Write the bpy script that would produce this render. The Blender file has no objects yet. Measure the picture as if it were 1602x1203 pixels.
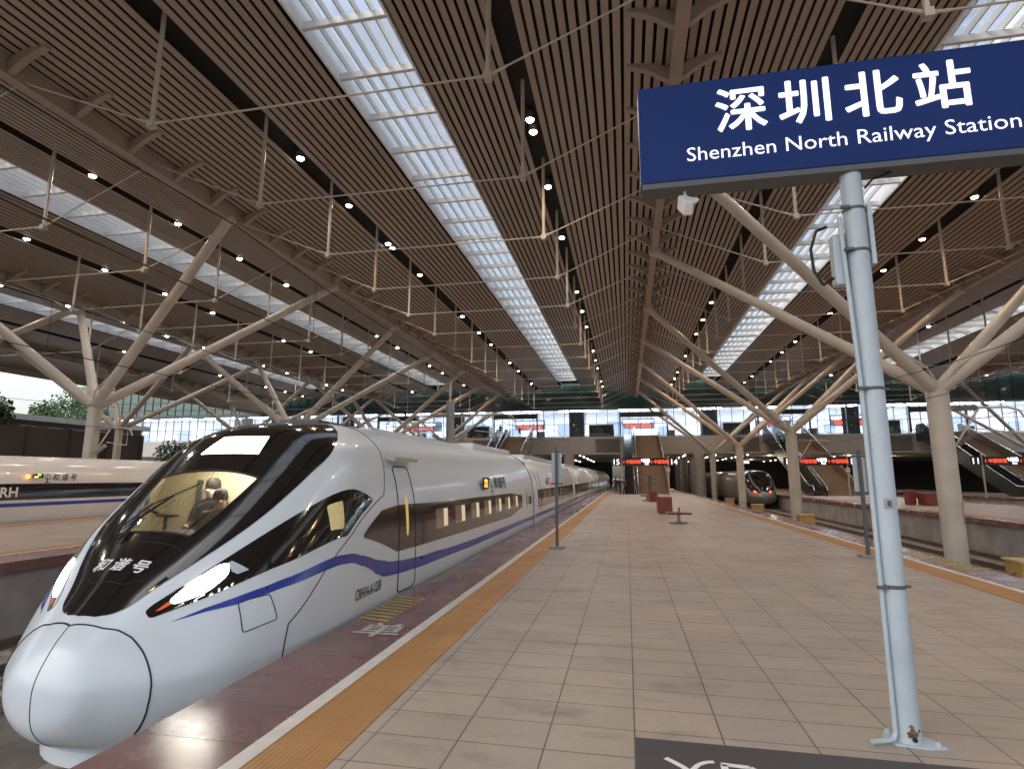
import bpy, bmesh, math, random
import numpy as np
from mathutils import Vector, Matrix
from mathutils.bvhtree import BVHTree
random.seed(7)
PI = math.pi; R = math.radians
sc = bpy.context.scene; COL = sc.collection

# ------------------------------------------------------------------ camera, world, sun, exposure
yaw, pitch, roll = R(11.47), R(9.35), R(.13)
f = Vector((-math.sin(yaw), math.cos(yaw), 0)); r = Vector((math.cos(yaw), math.sin(yaw), 0)); u = Vector((0, 0, 1))
f2 = f*math.cos(pitch)+u*math.sin(pitch); u2 = u*math.cos(pitch)-f*math.sin(pitch)
r3 = r*math.cos(roll)+u2*math.sin(roll); u3 = u2*math.cos(roll)-r*math.sin(roll)
cam = bpy.data.cameras.new('camera'); cam_o = bpy.data.objects.new('camera', cam); COL.objects.link(cam_o)
mw = Matrix((r3, u3, -f2)).transposed().to_4x4(); mw.translation = (0, 0, 1.8); cam_o.matrix_world = mw
cam.sensor_width = 36; cam.lens = 36*875/1602; cam.clip_start = .05; cam.clip_end = 3000
sc.camera = cam_o
w = bpy.data.worlds.new('World'); sc.world = w; w.use_nodes = True
nt = w.node_tree; bg = nt.nodes['Background']; sky = nt.nodes.new('ShaderNodeTexSky')
sky.sky_type = 'NISHITA'; sky.sun_disc = False; sky.sun_elevation = R(50); sky.sun_rotation = R(230)
sky.air_density = 1.2; sky.dust_density = 4.0
hs = nt.nodes.new('ShaderNodeHueSaturation'); hs.inputs['Saturation'].default_value = .60      # thin white overcast
nt.links.new(sky.outputs[0], hs.inputs['Color']); hs.inputs['Value'].default_value = 2.05; nt.links.new(hs.outputs[0], bg.inputs[0]); bg.inputs[1].default_value = .15
sun = bpy.data.lights.new('sun', 'SUN'); sun.energy = .5; sun.angle = R(30); sun.color = (1, .97, .94)
so = bpy.data.objects.new('sun', sun); COL.objects.link(so)
# light comes from azimuth 230 deg (behind and left of the camera)
el, az = R(50), R(230)
sd = Vector((math.sin(az)*math.cos(el), math.cos(az)*math.cos(el), math.sin(el)))
so.rotation_euler = sd.to_track_quat('Z', 'Y').to_euler()
vs = sc.view_settings; vs.view_transform = 'Standard'; vs.look = 'None'; vs.exposure = 0.05; vs.gamma = 1
LAMP_W = 300.0
sc.cycles.max_bounces = 7; sc.cycles.diffuse_bounces = 4; sc.cycles.transparent_max_bounces = 12
sc.cycles.sample_clamp_indirect = 6

# ------------------------------------------------------------------ materials
MATS = {}
def mat(name, c, rough=.5, metal=0, emit=0, ec=None, var=0, vscale=3, bump=0, bscale=30, spec=None, coat=0, stretch=None, detail=6):
    if name in MATS: return MATS[name]
    m = bpy.data.materials.new(name); m.use_nodes = True; MATS[name] = m
    n = m.node_tree.nodes; l = m.node_tree.links; b = n['Principled BSDF']
    b.inputs['Base Color'].default_value = (*c, 1); b.inputs['Roughness'].default_value = rough; b.inputs['Metallic'].default_value = metal
    if spec is not None: b.inputs['Specular IOR Level'].default_value = spec
    if coat: b.inputs['Coat Weight'].default_value = coat; b.inputs['Coat Roughness'].default_value = .06
    if emit:
        b.inputs['Emission Color'].default_value = (*(ec or c), 1); b.inputs['Emission Strength'].default_value = emit
    if var or bump:
        tc = n.new('ShaderNodeTexCoord'); src = tc.outputs['Object']
        if stretch:
            mp = n.new('ShaderNodeMapping'); mp.inputs['Scale'].default_value = stretch; l.new(src, mp.inputs[0]); src = mp.outputs[0]
    if var:
        t = n.new('ShaderNodeTexNoise'); t.inputs['Scale'].default_value = vscale; t.inputs['Detail'].default_value = detail
        l.new(src, t.inputs['Vector'])
        rp = n.new('ShaderNodeValToRGB'); e = rp.color_ramp.elements
        e[0].position = .3; e[1].position = .7
        e[0].color = (*[max(0, x*(1-var)) for x in c], 1); e[1].color = (*[min(1, x*(1+var)) for x in c], 1)
        l.new(t.outputs['Fac'], rp.inputs[0]); l.new(rp.outputs[0], b.inputs['Base Color'])
        mr = n.new('ShaderNodeMapRange'); mr.inputs['To Min'].default_value = max(.02, rough-.12); mr.inputs['To Max'].default_value = min(1, rough+.12)
        l.new(t.outputs['Fac'], mr.inputs['Value']); l.new(mr.outputs[0], b.inputs['Roughness'])
    if bump:
        t2 = n.new('ShaderNodeTexNoise'); t2.inputs['Scale'].default_value = bscale; l.new(src, t2.inputs['Vector'])
        bp = n.new('ShaderNodeBump'); bp.inputs['Strength'].default_value = bump; bp.inputs['Distance'].default_value = .02
        l.new(t2.outputs['Fac'], bp.inputs['Height']); l.new(bp.outputs[0], b.inputs['Normal'])
    return m
def tile_mat(name, c1, c2, mortar, bw, rh, ms, rough, stain=.25, off=(0, 0), offset=0.0, rbump=0):
    m = bpy.data.materials.new(name); m.use_nodes = True
    n = m.node_tree.nodes; l = m.node_tree.links; b = n['Principled BSDF']
    tc = n.new('ShaderNodeTexCoord'); mp = n.new('ShaderNodeMapping'); mp.inputs['Location'].default_value = (off[0], off[1], 0)
    l.new(tc.outputs['Object'], mp.inputs[0])
    br = n.new('ShaderNodeTexBrick'); br.offset = offset; br.squash = 1
    br.inputs['Color1'].default_value = (*c1, 1); br.inputs['Color2'].default_value = (*c2, 1); br.inputs['Mortar'].default_value = (*mortar, 1)
    br.inputs['Scale'].default_value = 1; br.inputs['Brick Width'].default_value = bw; br.inputs['Row Height'].default_value = rh
    br.inputs['Mortar Size'].default_value = ms; br.inputs['Mortar Smooth'].default_value = .3
    l.new(mp.outputs[0], br.inputs['Vector'])
    def noise(scale, st, lo, hi, a, bb):
        m2 = n.new('ShaderNodeMapping'); m2.inputs['Scale'].default_value = st; l.new(tc.outputs['Object'], m2.inputs[0])
        t = n.new('ShaderNodeTexNoise'); t.inputs['Scale'].default_value = scale; t.inputs['Detail'].default_value = 7; t.inputs['Roughness'].default_value = .65
        l.new(m2.outputs[0], t.inputs['Vector'])
        mr = n.new('ShaderNodeMapRange'); mr.inputs['From Min'].default_value = lo; mr.inputs['From Max'].default_value = hi
        mr.inputs['To Min'].default_value = a; mr.inputs['To Max'].default_value = bb; l.new(t.outputs['Fac'], mr.inputs['Value'])
        return mr.outputs[0]
    def mul(a, fac):
        mx = n.new('ShaderNodeMix'); mx.data_type = 'RGBA'; mx.blend_type = 'MULTIPLY'; mx.inputs[0].default_value = 1
        l.new(a, mx.inputs[6]); l.new(fac, mx.inputs[7]); return mx.outputs[2]
    c = mul(br.outputs['Color'], noise(.35, (1, 1, 1), .3, .7, 1-stain*.6, 1+stain*.3))
    c = mul(c, noise(2.2, (.6, 2.2, 1), .56, .72, 1, 1-stain))
    c = mul(c, noise(.8, (1, 1.8, 1), .56, .70, 1, 1-stain*1.05))
    c = mul(c, noise(60, (1, 1, 1), .3, .7, .93, 1.06))
    l.new(c, b.inputs['Base Color'])
    l.new(noise(1.3, (1, 1, 1), .3, .7, rough-.1, rough+.12), b.inputs['Roughness'])
    bp = n.new('ShaderNodeBump'); bp.inputs['Strength'].default_value = .35; bp.inputs['Distance'].default_value = .004; bp.invert = True
    l.new(br.outputs['Fac'], bp.inputs['Height'])
    if rbump:
        wv = n.new('ShaderNodeTexWave'); wv.inputs['Scale'].default_value = rbump; wv.bands_direction = 'X'; l.new(tc.outputs['Object'], wv.inputs['Vector'])
        b2 = n.new('ShaderNodeBump'); b2.inputs['Strength'].default_value = .5; b2.inputs['Distance'].default_value = .005
        l.new(wv.outputs['Fac'], b2.inputs['Height']); l.new(bp.outputs[0], b2.inputs['Normal']); l.new(b2.outputs[0], b.inputs['Normal'])
    else: l.new(bp.outputs[0], b.inputs['Normal'])
    return m
def glass_mat(name, tint, refl=.12, rough=.02):
    m = bpy.data.materials.new(name); m.use_nodes = True
    n = m.node_tree.nodes; l = m.node_tree.links; n.remove(n['Principled BSDF'])
    tr = n.new('ShaderNodeBsdfTransparent'); tr.inputs[0].default_value = (*tint, 1)
    gl = n.new('ShaderNodeBsdfGlossy'); gl.inputs['Roughness'].default_value = rough
    lw = n.new('ShaderNodeLayerWeight'); lw.inputs['Blend'].default_value = .25
    mr = n.new('ShaderNodeMapRange'); mr.inputs['To Min'].default_value = refl*.5; mr.inputs['To Max'].default_value = min(1, refl*5); l.new(lw.outputs['Fresnel'], mr.inputs['Value'])
    mx = n.new('ShaderNodeMixShader'); l.new(mr.outputs[0], mx.inputs[0]); l.new(tr.outputs[0], mx.inputs[1]); l.new(gl.outputs[0], mx.inputs[2])
    l.new(mx.outputs[0], n['Material Output'].inputs['Surface']); return m

M_SLAT = mat('ceiling slat paint', (.36, .29, .24), .45, var=.10, vscale=1.2, stretch=(4, .15, 1))
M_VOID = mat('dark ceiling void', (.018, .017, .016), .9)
M_STEEL = mat('cream structural steel', (.50, .45, .395), .42, var=.10, vscale=1.5)
M_BEAM = mat('brown steel beam', (.34, .27, .215), .45, var=.08, vscale=2)
M_SKYW = mat('white skylight lining', (.80, .82, .83), .5, var=.05)
M_FIN = mat('skylight fin', (.62, .62, .60), .45)
M_WHITE = mat('sky tinted train white', (.69, .75, .80), .28, coat=.22, bump=.03, bscale=.9)  # cool tint stands in for blue sky light on white paint
M_BLACK = mat('train black paint', (.012, .011, .010), .1, coat=.7)
M_BAND = mat('dark window band', (.035, .024, .020), .12, coat=.5)
M_BLUE = mat('blue stripe paint', (.025, .055, .36), .25, coat=.5)
M_LINE = mat('black rubber seam', (.01, .01, .01), .6)
M_GREY = mat('grey painted metal', (.25, .26, .27), .45, var=.08)
M_DGREY = mat('dark grey metal', (.09, .095, .10), .45, var=.1)
M_POLE = mat('pale blue grey pole paint', (.44, .51, .565), .42, var=.09, vscale=2.5, bump=.08, bscale=14)
M_SIGNB = mat('blue sign enamel', (.008, .030, .150), .5, var=.03, vscale=1, spec=.2)
M_LETTER = mat('white lit letters', (.85, .84, .9), .5, emit=.75, ec=(.95, .93, 1))
M_PLATC = mat('platform wall concrete', (.33, .32, .31), .85, var=.25, vscale=1.2, bump=.3, bscale=9)
M_CONC = mat('column concrete', (.38, .36, .33), .8, var=.12, vscale=1.5)
M_TRACK = mat('track slab concrete', (.36, .32, .285), .9, var=.3, vscale=1.5, bump=.4, bscale=14)
M_RAIL = mat('rail steel', (.20, .17, .15), .35, metal=.8, var=.2)
M_SLEEP = mat('sleeper concrete', (.30, .275, .25), .9, var=.25)
M_GROUND = mat('ground gravel', (.16, .145, .13), .95, var=.3, vscale=2, bump=.5, bscale=20)
M_RED = mat('red lamp', (.9, .03, .01), .4, emit=8, ec=(1, .05, .02))
M_LEDR = mat('red led text', (.9, .06, .02), .4, emit=2.4, ec=(1, .07, .03))
M_LEDW = mat('white led text', (.9, .9, 1), .4, emit=2.0, ec=(.9, .88, 1))
M_LEDO = mat('orange led text', (.9, .3, .05), .4, emit=3, ec=(1, .32, .05))
M_LEDG = mat('green led text', (.1, .8, .1), .4, emit=2, ec=(.25, 1, .15))
M_SCREEN = mat('black display panel', (.012, .012, .014), .25)
M_COOL = mat('cool white lamp', (1, 1, 1), .4, emit=45, ec=(1, .97, .92))
M_WARM = mat('warm white lamp', (1, .8, .6), .4, emit=30, ec=(1, .60, .34))
M_HEAD = mat('headlamp led', (1, 1, 1), .3, emit=26, ec=(1, .94, .82))
M_CABL = mat('cab ceiling lamp', (1, 1, .95), .3, emit=48, ec=(1, .95, .82))
M_CREAM = mat('cream cab wall', (.74, .67, .48), .6, var=.04)
M_TEXTK = mat('black lettering', (.02, .02, .02), .5)
M_TEXTW = mat('white lettering', (.82, .82, .82), .5)
M_YSIDE = mat('yellow box paint', (.46, .30, .09), .55, var=.15, vscale=4)
M_LINEW = mat('white line paint', (.66, .63, .59), .55, var=.12, vscale=6)
M_REDBOX = mat('dark red cabinet paint', (.17, .030, .022), .4, var=.1)
M_SEAT = mat('dark red seat', (.10, .022, .02), .35)
M_SPAN = mat('station stone cladding', (.46, .44, .41), .6, var=.06, vscale=.6)
M_STAIR = mat('stair stone', (.26, .19, .14), .6, var=.1)
M_TEAL = mat('dark teal glazing', (.06, .12, .115), .12, var=.2, vscale=.2, coat=.3)
M_FRAME = mat('dark window frame', (.03, .035, .04), .4)
M_WALLW = mat('white interior wall', (.82, .83, .86), .6)
M_CEILL = mat('concourse light panel', (1, 1, 1), .5, emit=24.0, ec=(.82, .87, 1))
M_FENCE = mat('brown noise wall', (.060, .045, .038), .8, var=.15, vscale=.7)
M_LEAF = mat('leaf green', (.055, .105, .030), .6, var=.45, vscale=.5)
M_LEAFD = mat('dark leaf green', (.022, .042, .018), .6, var=.45, vscale=.7)
M_BARK = mat('bark', (.07, .05, .035), .9)
M_SKIN = mat('skin', (.52, .33, .24), .55); M_HAIR = mat('dark hair', (.015, .012, .01), .6)
M_CLOTH = mat('dark suit cloth', (.022, .022, .027), .8); M_CLOTHB = mat('brown jacket cloth', (.10, .075, .055), .8)
M_SHIRT = mat('white shirt cloth', (.75, .75, .75), .7)
M_TILE = tile_mat('platform tile', (.42, .352, .29), (.372, .315, .262), (.10, .082, .068), .6, .405, .006, .40, .30, off=(0, -.0))
M_EDGE = tile_mat('red granite edging', (.225, .118, .107), (.19, .10, .091), (.06, .042, .036), 1.2, .62, .006, .24, .2)
M_TACT = tile_mat('yellow tactile paving', (.43, .215, .065), (.395, .195, .055), (.30, .15, .05), .3, .3, .004, .5, .2, rbump=8)
G_CLEAR = glass_mat('clear glazing', (.80, .88, .90), .10)
G_WS = glass_mat('windscreen glass', (.72, .72, .68), .10)
G_SKY = glass_mat('skylight glass', (.92, .95, .97), .06)

# ------------------------------------------------------------------ mesh helpers
class MB:
    def __init__(s): s.v = []; s.f = []
    def add(s, vs, fs):
        k = len(s.v); s.v += [tuple(x) for x in vs]; s.f += [tuple(i+k for i in q) for q in fs]
    def box(s, x0, x1, y0, y1, z0, z1):
        s.add([(x0,y0,z0),(x1,y0,z0),(x1,y1,z0),(x0,y1,z0),(x0,y0,z1),(x1,y0,z1),(x1,y1,z1),(x0,y1,z1)],
              [(0,3,2,1),(4,5,6,7),(0,1,5,4),(1,2,6,5),(2,3,7,6),(3,0,4,7)])
    def tube(s, p0, p1, r0, r1=None, n=12, cap=True, rot=0):
        r1 = r0 if r1 is None else r1
        p0 = Vector(p0); p1 = Vector(p1); d = (p1-p0).normalized()
        a = d.cross(Vector((0, 0, 1)) if abs(d.z) < .95 else Vector((1, 0, 0))).normalized(); b = a.cross(d)
        vs = []
        for p, rr in ((p0, r0), (p1, r1)):
            for i in range(n):
                t = 2*PI*i/n+rot; vs.append(p+a*(math.cos(t)*rr)+b*(math.sin(t)*rr))
        fs = [(i, i+n, (i+1) % n+n, (i+1) % n) for i in range(n)]
        if cap: fs += [tuple(range(n)), tuple(range(2*n-1, n-1, -1))]
        s.add(vs, fs)
    def path(s, pts, r, n=6):
        for a, b in zip(pts[:-1], pts[1:]):
            if (Vector(a)-Vector(b)).length > 1e-5: s.tube(a, b, r, r, n)
    def prism(s, poly, axis, a0, a1):      # poly of 2-D points, extruded along axis 0/1/2
        n = len(poly); vs = []
        for a in (a0, a1):
            for p in poly:
                q = list(p); q.insert(axis, a); vs.append(tuple(q))
        fs = [(i, (i+1) % n, (i+1) % n+n, i+n) for i in range(n)] + [tuple(range(n-1, -1, -1)), tuple(range(n, 2*n))]
        s.add(vs, fs)
    def lathe(s, c, prof, n=16):           # prof: list of (radius, z)
        vs = []
        for rr, z in prof:
            for i in range(n): vs.append((c[0]+rr*math.cos(2*PI*i/n), c[1]+rr*math.sin(2*PI*i/n), c[2]+z))
        fs = []
        for k in range(len(prof)-1):
            for i in range(n): fs.append((k*n+i, k*n+(i+1) % n, (k+1)*n+(i+1) % n, (k+1)*n+i))
        fs += [tuple(range(n-1, -1, -1)), tuple(range((len(prof)-1)*n, len(prof)*n))]
        s.add(vs, fs)
    def mesh(s, name, m, smooth=False, bevel=0):
        me = bpy.data.meshes.new(name); me.from_pydata([tuple(map(float, v)) for v in s.v], [], s.f)
        bm = bmesh.new(); bm.from_mesh(me); bmesh.ops.recalc_face_normals(bm, faces=bm.faces)
        if bevel: bmesh.ops.bevel(bm, geom=list(bm.edges), offset=bevel, segments=2, affect='EDGES', profile=.5)
        bm.to_mesh(me); bm.free()
        me.materials.append(m)
        if smooth:
            me.polygons.foreach_set('use_smooth', [True]*len(me.polygons)); me.set_sharp_from_angle(angle=R(38))
        return me
    def build(s, name, m, parent=None, smooth=False, bevel=0, loc=None):
        o = bpy.data.objects.new(name, s.mesh(name, m, smooth, bevel)); COL.objects.link(o)
        if parent: o.parent = parent
        if loc: o.location = loc
        return o
def B(x0, x1, y0, y1, z0, z1):
    m = MB(); m.box(x0, x1, y0, y1, z0, z1); return m
def link_mesh(name, me, parent=None):
    o = bpy.data.objects.new(name, me); COL.objects.link(o)
    if parent: o.parent = parent
    return o
def thing(name, label, cat, loc=(0, 0, 0), rz=0, group=None):
    o = bpy.data.objects.new(name, None); COL.objects.link(o); o.location = loc; o.rotation_euler = (0, 0, rz); o.empty_display_size = .2
    o['label'] = label; o['category'] = cat
    if group: o['group'] = group
    return o
def tag(o, label, cat, group=None):
    o['label'] = label; o['category'] = cat
    if group: o['group'] = group
    return o
def struct(o): o['kind'] = 'structure'; return o
def copy_tree(o, parent=None):
    c = o.copy(); COL.objects.link(c)
    if parent: c.parent = parent
    for ch in list(o.children): copy_tree(ch, c)
    return c
def text_mesh(s, size, extrude=0.0, offset=0.0, shear=0.0, align='LEFT', space=1.0, sx=1.0, bold=0):
    cu = bpy.data.curves.new('text', 'FONT'); cu.body = s; cu.size = size; cu.extrude = extrude; cu.offset = offset; cu.shear = shear
    cu.align_x = align; cu.space_character = space; cu.resolution_u = 3
    o = bpy.data.objects.new('text', cu); COL.objects.link(o)
    dg = bpy.context.evaluated_depsgraph_get(); dg.update()
    me = bpy.data.meshes.new_from_object(o.evaluated_get(dg)); bpy.data.objects.remove(o); bpy.data.curves.remove(cu)
    if sx != 1:
        for v in me.vertices: v.co.x *= sx
    if bold:       # a heavier weight: copies of the glyphs shifted by a stroke and staggered in depth
        bm = bmesh.new()
        for i, (dx, dy) in enumerate(((0,0),(1,.0),(-1,.0),(0,1),(0,-1),(.7,.7),(-.7,-.7),(.7,-.7),(-.7,.7))):
            k = len(bm.verts); bm.from_mesh(me); bm.verts.ensure_lookup_table()
            for v in bm.verts[k:]: v.co += Vector((dx*bold, dy*bold, .0003*i))
        bm.to_mesh(me); bm.free()
    return me
def place_text(name, me, m, origin, xdir, ydir, parent=None):
    x = Vector(xdir).normalized(); y = Vector(ydir).normalized(); z = x.cross(y)
    mt = Matrix((x, y, z)).transposed().to_4x4(); mt.translation = Vector(origin)
    me.transform(mt); me.materials.clear(); me.materials.append(m)
    return link_mesh(name, me, parent)
def merge(parts):
    """several meshes of one part (each (mesh, material)) joined into a single mesh"""
    bm = bmesh.new(); mats = []
    for me, m in parts:
        k = len(bm.faces); bm.from_mesh(me); bm.faces.ensure_lookup_table()
        if m not in mats: mats.append(m)
        for fc in bm.faces[k:]: fc.material_index = mats.index(m)
    out = bpy.data.meshes.new('joined'); bm.to_mesh(out); bm.free()
    for m in mats: out.materials.append(m)
    return out

# ------------------------------------------------------------------ setting: ground, tracks, platforms
Y0P, Y1P = -12, 150
g = MB(); g.add([(-900,-300,-1.75),(900,-300,-1.75),(900,1500,-1.75),(-900,1500,-1.75)], [(0,1,2,3)])
struct(g.build('ground', M_GROUND))
TRACKS = [-5.2, -10.9, 8.75, 13.65, 27.2, 32.0, -25.2, -30.0]
for i, x in enumerate(TRACKS):
    b = B(x-1.5, x+1.5, Y0P-10, 175, -1.74, -1.50)
    t = struct(b.build('railway_track', M_TRACK))
    s = MB()
    for k in range(150 if abs(x) < 15 else 60):
        y = -11+k*.66*(1 if abs(x) < 15 else 2.2); s.box(x-1.2, x+1.2, y, y+.26, -1.51, -1.43)
    s.build('sleeper', M_SLEEP, t)
    for sx in (-.75, .75):
        q = MB(); q.box(x+sx-.035, x+sx+.035, Y0P-10, 175, -1.31, -1.25); q.box(x+sx-.012, x+sx+.012, Y0P-10, 175, -1.38, -1.309); q.box(x+sx-.07, x+sx+.07, Y0P-10, 175, -1.43, -1.379)
        q.build('rail', M_RAIL, t)
def platform(x0, x1, tact0, tact1):
    p = B(x0+.12, x1-.12, Y0P, Y1P, -1.745, -.22); p = struct(p.build('platform_wall', M_PLATC))
    m = MB(); m.box(x0, x1, Y0P, Y1P, -.22, 0); e = struct(m.build('platform_edge_paving', M_EDGE))
    def sheet(name, a, b, z, mt):
        s = MB(); s.add([(a,Y0P,z),(b,Y0P,z),(b,Y1P,z),(a,Y1P,z)], [(0,1,2,3)]); return struct(s.build(name, mt))
    sheet('platform_paving', tact0[1], tact1[0], .004, M_TILE)
    sheet('tactile_strip', tact0[0], tact0[1], .008, M_TACT); sheet('tactile_strip', tact1[0], tact1[1], .008, M_TACT)
    sheet('safety_line', tact0[0]-.13, tact0[0], .006, M_LINEW); sheet('safety_line', tact1[1], tact1[1]+.13, .006, M_LINEW)
platform(-3.46, 6.97, (-2.42, -1.9), (5.55, 6.08))
platform(15.4, 25.5, (16.4, 16.9), (24.0, 24.5))
platform(33.8, 44.2, (34.8, 35.3), (42.7, 43.2))
platform(-23.4, -12.8, (-22.4, -21.9), (-14.6, -14.1))
# markings on the red edging
hz = MB()
for k in range(9):
    y = 7.05+k*.16; hz.add([(-3.44,y,.004),(-3.0,y-.10,.004),(-3.0,y-.03,.004),(-3.44,y+.07,.004)], [(0,1,2,3)])
struct(hz.build('boarding_hatch_marking', mat('yellow marking paint', (.5, .40, .10), .5)))
hz = MB()
for k in range(10):
    y = 13.0+k*.3; hz.add([(6.94,y,.004),(6.5,y+.1,.004),(6.5,y+.22,.004),(6.94,y+.13,.004)], [(0,1,2,3)])
struct(hz.build('boarding_hatch_marking', MATS['yellow marking paint']))
struct(place_text('floor_marking', text_mesh('单', .62, 0, 0, align='CENTER', bold=.010), mat('worn white paint', (.50, .47, .45), .6, var=.3, vscale=20), (-2.92, 6.35, .004), (1, 0, 0), (0, 1, 0)))
# dark floor sticker in front of the camera
b = B(.005, 2.6, 2.6, 4.34, .0042, .010); fs = b.build('floor_sign', mat('dark floor vinyl', (.055, .05, .056), .5, var=.15, vscale=8))
tag(fs, 'dark vinyl sign stuck on the paving at the foot of the tall sign pole', 'floor sign')
mk = MB()
def stroke(pts, wd):
    for (a, b) in zip(pts[:-1], pts[1:]):
        a = Vector((*a, 0)); b = Vector((*b, 0)); n = (b-a).cross(Vector((0, 0, 1))).normalized()*wd
        mk.add([(a.x-n.x,a.y-n.y,.0125),(a.x+n.x,a.y+n.y,.0125),(b.x+n.x,b.y+n.y,.0125),(b.x-n.x,b.y-n.y,.0125)], [(0,1,2,3)])
stroke([(.19,4.075),(.23,4.04),(.29,3.98),(.36,3.88),(.52,3.6)], .020); stroke([(.49,4.085),(.44,4.07),(.39,4.03),(.33,3.93),(.2,3.7)], .017)
stroke([(.53,4.065),(.70,4.055),(.75,4.0),(.73,3.9),(.56,3.88)], .022); stroke([(.545,4.065),(.54,3.6)], .022)
mk.build('lettering', M_TEXTW, fs)

# ------------------------------------------------------------------ station roof
BW = 18.2; C0 = -7.45; ZV, ZR = 13.25, 14.55; YA, YB = -8.0, 79.6  # near end run out unseen behind the camera to cut sky light
def zroof(dx): return ZR-(ZR-ZV)*abs(dx)/(BW/2)
KS = [-2, -1, 0, 1, 2, 3]
roof = thing('station_roof', 'huge slatted brown station roof on branching columns with long skylights', 'roof')
for k in KS:
    c = C0+BW*k
    m = MB(); n = 64; pit = BW/n
    for i in range(n):
        dx = -BW/2+(i+.5)*pit
        if -1.36 < dx < 1.36 or abs(abs(dx)-4.57) < .2: continue
        z = zroof(dx); sl = -(ZR-ZV)/(BW/2)*(1 if dx > 0 else -1)
        hw = .096; a = c+dx-hw; b_ = c+dx+hw; za = z-sl*hw; zb = z+sl*hw
        m.add([(a,YA,za),(b_,YA,zb),(b_,YB,zb),(a,YB,za),(a,YA,za+.022),(b_,YA,zb+.022),(b_,YB,zb+.022),(a,YB,za+.022)],
              [(0,3,2,1),(4,5,6,7),(0,1,5,4),(1,2,6,5),(2,3,7,6),(3,0,4,7)])
    m.build('slat_ceiling', M_SLAT, roof)
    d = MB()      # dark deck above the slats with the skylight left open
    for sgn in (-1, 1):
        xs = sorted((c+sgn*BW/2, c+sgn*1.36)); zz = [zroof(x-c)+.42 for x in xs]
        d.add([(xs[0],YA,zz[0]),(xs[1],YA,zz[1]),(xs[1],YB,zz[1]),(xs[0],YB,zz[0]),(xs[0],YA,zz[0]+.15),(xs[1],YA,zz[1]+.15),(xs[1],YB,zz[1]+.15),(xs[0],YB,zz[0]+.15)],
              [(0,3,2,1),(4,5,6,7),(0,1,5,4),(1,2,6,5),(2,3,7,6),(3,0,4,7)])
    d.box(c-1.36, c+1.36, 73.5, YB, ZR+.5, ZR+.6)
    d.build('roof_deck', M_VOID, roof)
    # skylight: white lining, cross ribs, fins, glass
    s = MB()
    for sgn in (-1, 1):
        a, b_ = sorted((c+sgn*1.36, c+sgn*1.28)); s.box(a, b_, YA, 73.5, ZR-.16, ZR+1.15)
    s.box(c-1.28, c+1.28, 73.42, 73.5, ZR-.16, ZR+1.15); s.box(c-1.28, c+1.28, YA, YA+.08, ZR-.16, ZR+1.15)
    sk = s.build('skylight', M_SKYW, roof)
    rb = MB(); y = 4.25
    while y < 73: rb.box(c-1.279, c+1.279, y-.06, y+.06, ZR-.12, ZR+.10); y += 2.12
    rb.build('cross_rib', M_FIN, sk)
    fn = MB()
    for i in range(5):
        x = c-.95+i*.44; fn.box(x-.02, x+.02, YA+.08, 73.4, ZR+.105, ZR+.34)
    fn.build('fin', M_FIN, sk)
    gl = MB(); gl.add([(c-1.28,YA,ZR+1.1),(c+1.28,YA,ZR+1.1),(c+1.28,73.4,ZR+1.1),(c-1.28,73.4,ZR+1.1)], [(0,1,2,3)])
    gl.build('glass_pane', G_SKY, sk)
VALS = [C0-BW/2+BW*k for k in KS]+[C0-BW/2+BW*(KS[-1]+1)]
for xv in VALS:
    m = MB(); m.box(xv-.13, xv+.13, YA, YB, ZV-.52, ZV-.001)
    m.box(xv-.17, xv+.17, YA, YB, ZV-.56, ZV-.521)
    y = 5.0
    while y < 79:
        prof = [(xv-1.3, ZV+.12), (xv-1.0, ZV+.02), (xv-.65, ZV-.14), (xv-.35, ZV-.36), (xv-.131, ZV-.5), (xv-.131, ZV-.1), (xv-.5, ZV+.1), (xv-.9, ZV+.17), (xv-1.3, ZV+.2)]
        m.prism(prof, 1, y-.09, y+.09); m.prism([(2*xv-px, pz) for px, pz in prof], 1, y-.09, y+.09); y += 1.95
    m.build('valley_beam', M_BEAM, roof)
x = VALS[0]-4.0
m = MB(); m.prism([(VALS[0],ZV+.1),(x,ZV-1.4),(x,ZV-1.9),(x-.2,ZV-1.9),(x-.2,ZV-1.1),(VALS[0],ZV+.55)], 1, YA, YB); m.build('eave', M_BEAM, roof)
# trusses: two struts hung from the light slots and their tie rods
rows = [6.8+4.5*i for i in range(16)]
for k in KS[:-1]:
    c = C0+BW*k
    for i, y in enumerate(rows):
        if k in (-2,) and i % 2: continue
        if k in (3,) and i % 2: continue
        t = MB(); zs = 10.97; xl, xr = c-4.57, c+4.57
        zo = ZV-.45 if i % 2 else ZV-.3
        t.tube((xl, y, zs), (xr, y, zs), .024, n=6); t.tube((xl, y, zs), (c-BW/2+.13, y, zo), .024, n=6); t.tube((xr, y, zs), (c+BW/2-.13, y, zo), .024, n=6)
        for sgn, xx in ((1, xl), (-1, xr)):
            t.tube((xx, y, zs), (xx+sgn*.45, y, zs), .048, .03, 6); dv = Vector((-sgn*(BW/2-4.57-.13), 0, zo-zs)).normalized()*.5
            t.tube((xx, y, zs), (xx+dv.x, y, zs+dv.z), .05, .03, 6)
        tr = t.build('truss', M_STEEL, roof)
        for xx in (xl, xr):
            s = MB(); s.tube((xx, y, zs-.07), (xx, y, zroof(4.57)+.40), .062, n=8); s.box(xx-.09, xx+.09, y-.09, y+.09, zs-.12, zs+.07)
            s.build('strut', M_STEEL, tr, smooth=True)

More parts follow.
